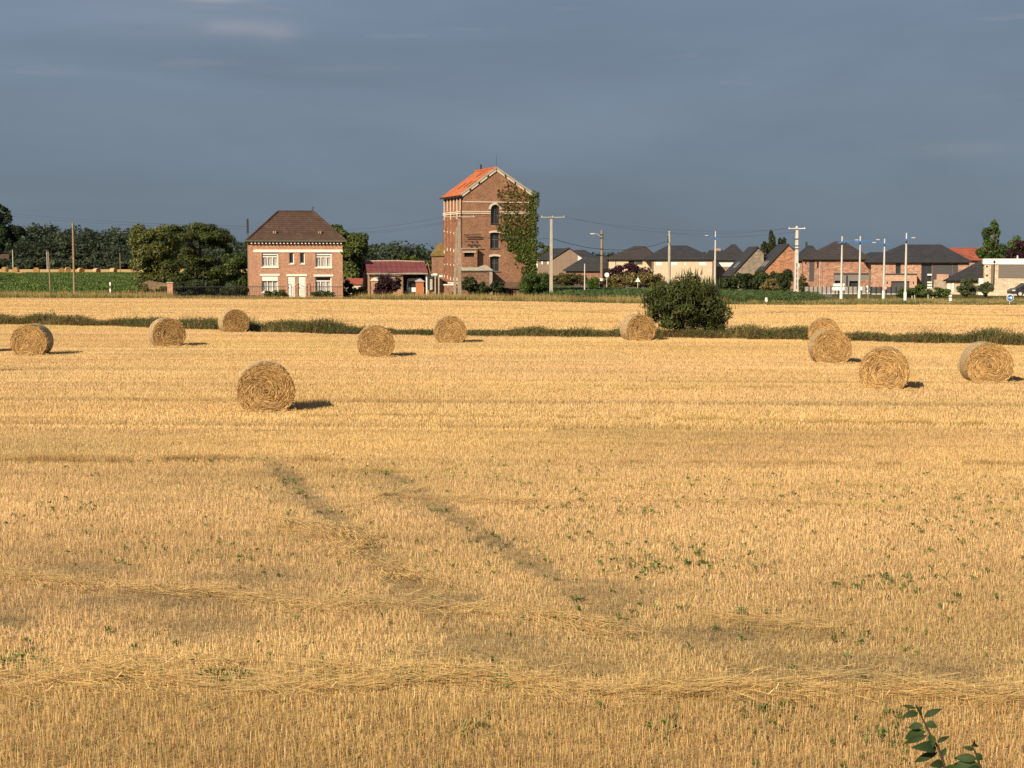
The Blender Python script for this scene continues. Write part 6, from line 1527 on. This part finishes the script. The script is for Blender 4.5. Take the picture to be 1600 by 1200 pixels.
def sign(name, label, px, Y, post_top, build, mat=PALECON, rr=0.035, cat='sign'):
    root = empty(name, (gx(px, Y), Y, 0)); tag(root, label, cat)
    zt = at(px, post_top, Y).z
    MB().tube([(0, 0, 0), (0, 0, zt)], rr, 7).build('post', mat, root)
    k = Y / FPX
    build(root, k, lambda y: at(px, y, Y).z)
    return root
RIMRED = plain('sign_red', (0.50, 0.10, 0.09), 0.5, var=0.05)
SIGNW = plain('sign_face', (0.78, 0.78, 0.76), 0.5, var=0.04)
SIGNB = plain('sign_blue', (0.02, 0.14, 0.36), 0.5, var=0.04)
sign('round_sign', 'white round road sign beside the wooden pole', 948, 192, 426, lambda r, k, z: [MB().disc((0, z(429.5)), 3.6 * k, -0.07, -0.045).build('disc', SIGNW, r)])
def tri(r, k, z, up=True):
    c = z(437) if up else z(449); s = 4.2 * k; sg = 1 if up else -1
    o = MB().prism([(-s, c - sg * s * 0.75), (s, c - sg * s * 0.75), (0, c + sg * s * 0.85)][::sg], -0.07, -0.045).build('triangle', SIGNW, r)
sign('triangular_sign', 'triangular road sign before the tan bank', 996.5, 186, 433, lambda r, k, z: tri(r, k, z))
def yieldsign(r, k, z):
    c = z(450); s = 4.3 * k
    MB().prism([(-s, c + s * 0.8), (0, c - s * 0.75), (s, c + s * 0.8)], -0.07, -0.045).build('triangle', SIGNW, r)
    MB().box(-2.6 * k, 2.6 * k, -0.07, -0.045, z(456.5), z(453.5)).build('plate', SIGNW, r)
sign('yield_sign', 'inverted triangular sign between the second and third lamps', 1356.5, 150, 446, yieldsign)
def arrows(r, k, z):
    for ya, yb, x0 in ((443, 446.8, -10), (448, 453.6, -11)):
        zc = (z(ya) + z(yb)) / 2
        MB().prism([(x0 * k, zc), ((x0 + 2.5) * k, z(yb)), (9 * k, z(yb)), (9 * k, z(ya)), ((x0 + 2.5) * k, z(ya))], -0.09, -0.05).build('arrow_board', SIGNW, r)
sign('direction_sign', 'two white direction arrow boards on a dark post', 1310, 152.0, 440, arrows, IRON, 0.06)
sign('lamp_notice', 'small pale notice plate low on the second lamp', 1343.5, 147.5, 447.5, lambda r, k, z: [MB().box(-2.6 * k, 2.6 * k, -0.22, -0.2, z(453.5), z(447.8)).build('plate', SIGNW, r), MB().box(-0.05, 0.05, -0.2, -0.03, z(451), z(450.5)).build('strap', IRON, r)])
def noentry(r, k, z):
    MB().disc((0, z(449.5)), 3.7 * k, -0.22, -0.20).build('disc', plain('sign_pale_red', (0.55, 0.27, 0.24), 0.5), r); MB().disc((0, z(449.5)), 2.3 * k, -0.235, -0.223).build('face', plain('sign_pink', (0.62, 0.42, 0.38), 0.5), r); MB().box(-0.06, 0.06, -0.2, -0.04, z(450), z(449)).build('strap', IRON, r)
sign('round_sign', 'pale red round sign on the third lamp', 1381, 147.5, 447, noentry)
def bluearrow(r, k, z):
    c = z(465.3); R = 5.6 * k
    d = MB().disc((0, c), R, -0.10, -0.07, 24).build('disc', SIGNW, r)
    MB().disc((0, c), R * 0.86, -0.115, -0.103, 24).build('face', SIGNB, d)
    a = R * 0.62
    MB().prism([(-a, c - a * 0.14), (a * 0.25, c - a * 0.14), (a * 0.05, c - a * 0.6), (a * 0.38, c - a * 0.6), (a, c), (a * 0.38, c + a * 0.6), (a * 0.05, c + a * 0.6), (a * 0.25, c + a * 0.14), (-a, c + a * 0.14)], -0.128, -0.117).build('arrow', SIGNW, d)
sign('arrow_sign', 'blue round sign with white arrow at the right edge', 1577.5, 132.5, 466, bluearrow)
def plate(r, k, z):
    MB().box(-2.2 * k, 2.2 * k, -0.06, -0.04, z(470), z(461)).build('plate', SIGNW, r); MB().disc((0, z(464)), 1.9 * k, -0.075, -0.062, 16).build('ring', IRON, r); MB().disc((0, z(464)), 1.1 * k, -0.09, -0.077, 16).build('ring_face', SIGNW, r)
sign('marker_sign', 'small white plate with dark ring by the sage bushes', 1484.5, 135, 461, plate)
def delin(r, k, z):
    for a, b, m in ((441, 446, WHITE), (446, 451, GUTTER), (451, 456, WHITE)): MB().box(-1.1 * k, 1.1 * k, -0.05, 0.05, z(b) + 0.002, z(a)).build('band', m, r)
sign('delineator_post', 'white delineator post at the edge of the beets', 172.5, 155, 456, delin, WHITE, 0.05, 'marker post')
for px, yt, lab in ((1425, 462, 'weathered fence stake left of the black stake'), (1429, 461, 'weathered fence stake closest to the tallest lamp'), (1450, 452, 'black tipped stake among the green thicket'), (1455.5, 464, 'leaning weathered stake right of the black tipped one')):
    r = empty('fence_stake', (gx(px, 145), 145, 0), 0); tag(r, lab, 'stake', 'stakes on the verge')
    zt = at(px, yt, 145).z; ln = 0.18 if px > 1452 else 0.0
    MB().tube([(0, 0, 0), (ln, 0, zt)], [0.07, 0.06], 7).build('shaft', CONCRETE, r)
    if px == 1450: MB().tube([(0, 0, zt * 0.55), (0, 0, zt + 0.02)], 0.075, 7).build('dark_tip', IRON, r)
# concrete block on the verge, white sack
r = empty('marker_stone', (gx(1197, 136), 136, 0)); tag(r, 'small white marker stone in the verge grass', 'stone')
MB().hexa([(-0.13, -0.1, 0), (0.13, -0.1, 0), (0.13, 0.1, 0), (-0.13, 0.1, 0), (-0.09, -0.07, 0.55), (0.09, -0.07, 0.55), (0.09, 0.07, 0.55), (-0.09, 0.07, 0.55)]).build('block', WHITE, r)
# parked car at the right edge
def car():
    Y = 160; c = Bld('parked_car', 'dark car with pale roof parked behind the blue arrow sign', 'car', 1581, Y, 0)
    k = Y / FPX
    body = [(0.05, 0.3), (0.0, 0.62), (0.35, 0.86), (1.0, 0.93), (4.1, 0.95), (4.3, 0.7), (4.3, 0.3)]
    cab = [(0.75, 0.931), (1.45, 1.42), (3.2, 1.45), (4.0, 0.951)]
    CB = plain('car_dark', (0.03, 0.035, 0.045), 0.3, 0.5)
    c.add('body', MB().prism(body, 0, 1.7), CB); c.add('cabin', MB().prism(cab, 0.10, 1.6), GLASS); c.add('roof', MB().prism([(1.40, 1.425), (1.55, 1.50), (3.1, 1.53), (3.25, 1.455)], 0.08, 1.62), WHITE)
    c.add('door_window', MB().prism([(1.1, 0.98), (1.55, 1.36), (2.3, 1.38), (2.3, 0.98)], 0.07, 0.097), GLASS)
    for x in (0.85, 3.4): 
        w = c.add('wheel', MB().disc((x, 0.31), 0.31, -0.03, 0.18, 16), IRON); c.add('rim', MB().disc((x, 0.31), 0.19, -0.05, -0.033, 12), PALECON, w)
    c.add('headlight', MB().box(0.02, 0.35, -0.02, 0.02, 0.60, 0.74), plain('lamp_glass', (0.55, 0.55, 0.52), 0.2, 0.6)); c.add('mirror', MB().box(1.0, 1.2, -0.15, -0.003, 0.95, 1.08), CB)
car()
# ------------------------------------------------------------------ overhead lines
WIRE = plain('cable', (0.045, 0.045, 0.05), 0.6)
def wire(label, a, b, sag, rad=0.012):
    a, b = Vector(a), Vector(b); pts = []
    for k in range(25):
        t = k / 24; p = a.lerp(b, t); p.z -= sag * 4 * t * (1 - t); pts.append(p)
    m = MB().tube(pts, rad * 0.72, 4); o = m.build('overhead_wire', WIRE); tag(o, label, 'wire', 'overhead wires')
O = Vector
wire('thick slack cable between the grey pole and the round concrete pole', at(861, 372, 150), at(1045, 376, 190), 1.15, 0.035)
wire('thick cable crossing the mill front to the grey pole', at(724, 367, 147.4), at(861, 372, 150), 0.25, 0.022)
wire('upper thin line over the wood from the left edge to the house pole', at(-60, 324, 300), at(388, 354, 166), 0.6, 0.02)
wire('lower thin line over the wood from the left edge to the house pole', at(-60, 328, 300), at(388, 358, 166), 0.6, 0.016)
wire('thin line from the house pole to the twin pole, upper', at(388, 353, 166), at(697, 338, 147.4), 0.9, 0.014)
wire('thin line from the house pole to the twin pole, lower', at(388, 357, 166), at(738, 338, 147.4), 1.0, 0.014)
wire('thin line between the twin pole and the grey pole, upper', at(740, 337, 147.4), at(847, 337.5, 149.9), 0.12, 0.012)
wire('thin line from the grey pole crossarm to the white pole', at(880, 337.5, 149.9), at(1231, 356, 157.9), 1.1, 0.012)
wire('second thin line from the grey pole crossarm to the white pole', at(862, 337.5, 149.9), at(1254, 356, 157.9), 0.8, 0.010)
wire('thin line from the round concrete pole to the white pole', at(1045, 364, 190), at(1243, 362, 158), 0.5, 0.016)
wire('thin line low over the barn to the twin pole', at(540, 364, 166), at(716, 344, 147.4), 0.4, 0.012)
wire('far line along the foot of the wood', at(-30, 392, 430), at(188, 395.5, 430), 0.5, 0.03)
# ------------------------------------------------------------------ shrub tip close to the camera
def sapling():
    Y = 4.1
    root = empty('leafy_sapling', (at(1490, 1200, Y).x, Y, 0)); tag(root, 'dark green leafy shoot close to the camera at the lower right', 'sapling')
    O0 = Vector(root.location)
    P = lambda x, y, dy=0.0: at(x, y, Y + dy) - O0
    base = Vector((0.02, 0.05, 0))
    main = [base, Vector((0.0, 0.03, 1.2)), Vector((0.0, 0.0, 2.3)), P(1481, 1215), P(1472, 1185), P(1466, 1168), P(1454, 1148), P(1444, 1128), P(1436, 1112), P(1431, 1104)]
    side = [Vector((0.0, 0.0, 2.3)), P(1540, 1230, 0.05), P(1532, 1200, 0.05), P(1526, 1180, 0.05), P(1518, 1164, 0.05)]
    STEM = plain('green_stem', (0.045, 0.035, 0.018), 0.7)
    MB().tube(main, [0.016, 0.014, 0.010, 0.0045, 0.004, 0.0035, 0.003, 0.0026, 0.002, 0.0015], 7).build('stem', STEM, root)
    MB().tube(side, [0.008, 0.004, 0.0035, 0.003, 0.002], 6).build('side_shoot', STEM, root)
    LF = leafmat('sapling_leaf', 0.12, 0.6, 0.12)
    r = np.random.default_rng(61)
    def leaf(a, b, wd, up=1.0, curl=0.22, seedc=None):
        a, b = Vector(a), Vector(b); d = b - a; L = d.length
        s = d.cross(Vector((r.normal(0, 0.25), -1, 0.55 * up))).normalized() if True else None
        nrm = s.cross(d).normalized()
        if nrm.z < 0: nrm = -nrm
        n = 7; V, F = [], []
        for j in range(n + 1):
            t = j / n; w = 0.78 * wd * L * math.sin(math.pi * min(1, t ** 0.8)) * 0.5 + 0.0004
            c = a + d * t + nrm * (curl * L * (t * (1 - t)) * 1.6 - 0.10 * L * t * t)
            V += [tuple(c - s * w + nrm * w * 0.35), tuple(c), tuple(c + s * w + nrm * w * 0.35)]
            if j:
                i = 3 * j; F += [(i - 3, i - 2, i + 1, i), (i - 2, i - 1, i + 2, i + 1)]
        g = np.array([0.024, 0.042, 0.014]) * r.uniform(0.75, 1.3)
        me = np_mesh('leaf', np.array(V), np.array(F), np.tile(g, (len(V), 1)), True); me.materials.append(LF)
        link('leaf', me, root)
    for x0, y0, x1, y1, w in ((1444, 1120, 1472, 1107, 0.42), (1434, 1114, 1410, 1120, 0.5), (1442, 1133, 1418, 1137, 0.55), (1447, 1143, 1411, 1154, 0.42), (1449, 1149, 1411, 1162, 0.30), (1431, 1107, 1410, 1102, 0.35), (1446, 1130, 1465, 1136, 0.8), (1453, 1147, 1458, 1168, 0.7), (1464, 1160, 1484, 1150, 0.4), (1463, 1169, 1427, 1167, 0.42), (1465, 1176, 1427, 1191, 0.36), (1474, 1193, 1453, 1196, 0.7), (1470, 1182, 1479, 1168, 0.6), (1440, 1120, 1432, 1101, 0.3), (1476, 1200, 1462, 1212, 0.6), (1478, 1206, 1500, 1196, 0.6), (1436, 1112, 1441, 1103, 0.4)):
        leaf(P(x0, y0), P(x1, y1, r.normal(0, 0.02)), w)
    for x0, y0, x1, y1, w in ((1530, 1195, 1486, 1196, 0.5), (1527, 1186, 1490, 1184, 0.5), (1524, 1177, 1536, 1188, 0.8), (1522, 1172, 1504, 1167, 0.55), (1519, 1166, 1526, 1160, 0.5), (1532, 1200, 1508, 1205, 0.6), (1534, 1205, 1545, 1212, 0.6)):
        leaf(P(x0, y0, 0.05), P(x1, y1, 0.05 + r.normal(0, 0.02)), w)
    for k in range(40):                                  # leaves lower down, under the frame
        z = r.uniform(0.5, 2.35); a = r.random() * 6.28; L = r.uniform(0.05, 0.075)
        p = Vector((0.0, 0.0, z)); q = p + Vector((math.cos(a) * L, math.sin(a) * L, r.normal(0.01, 0.02)))
        leaf(p, q, 0.5)
sapling()
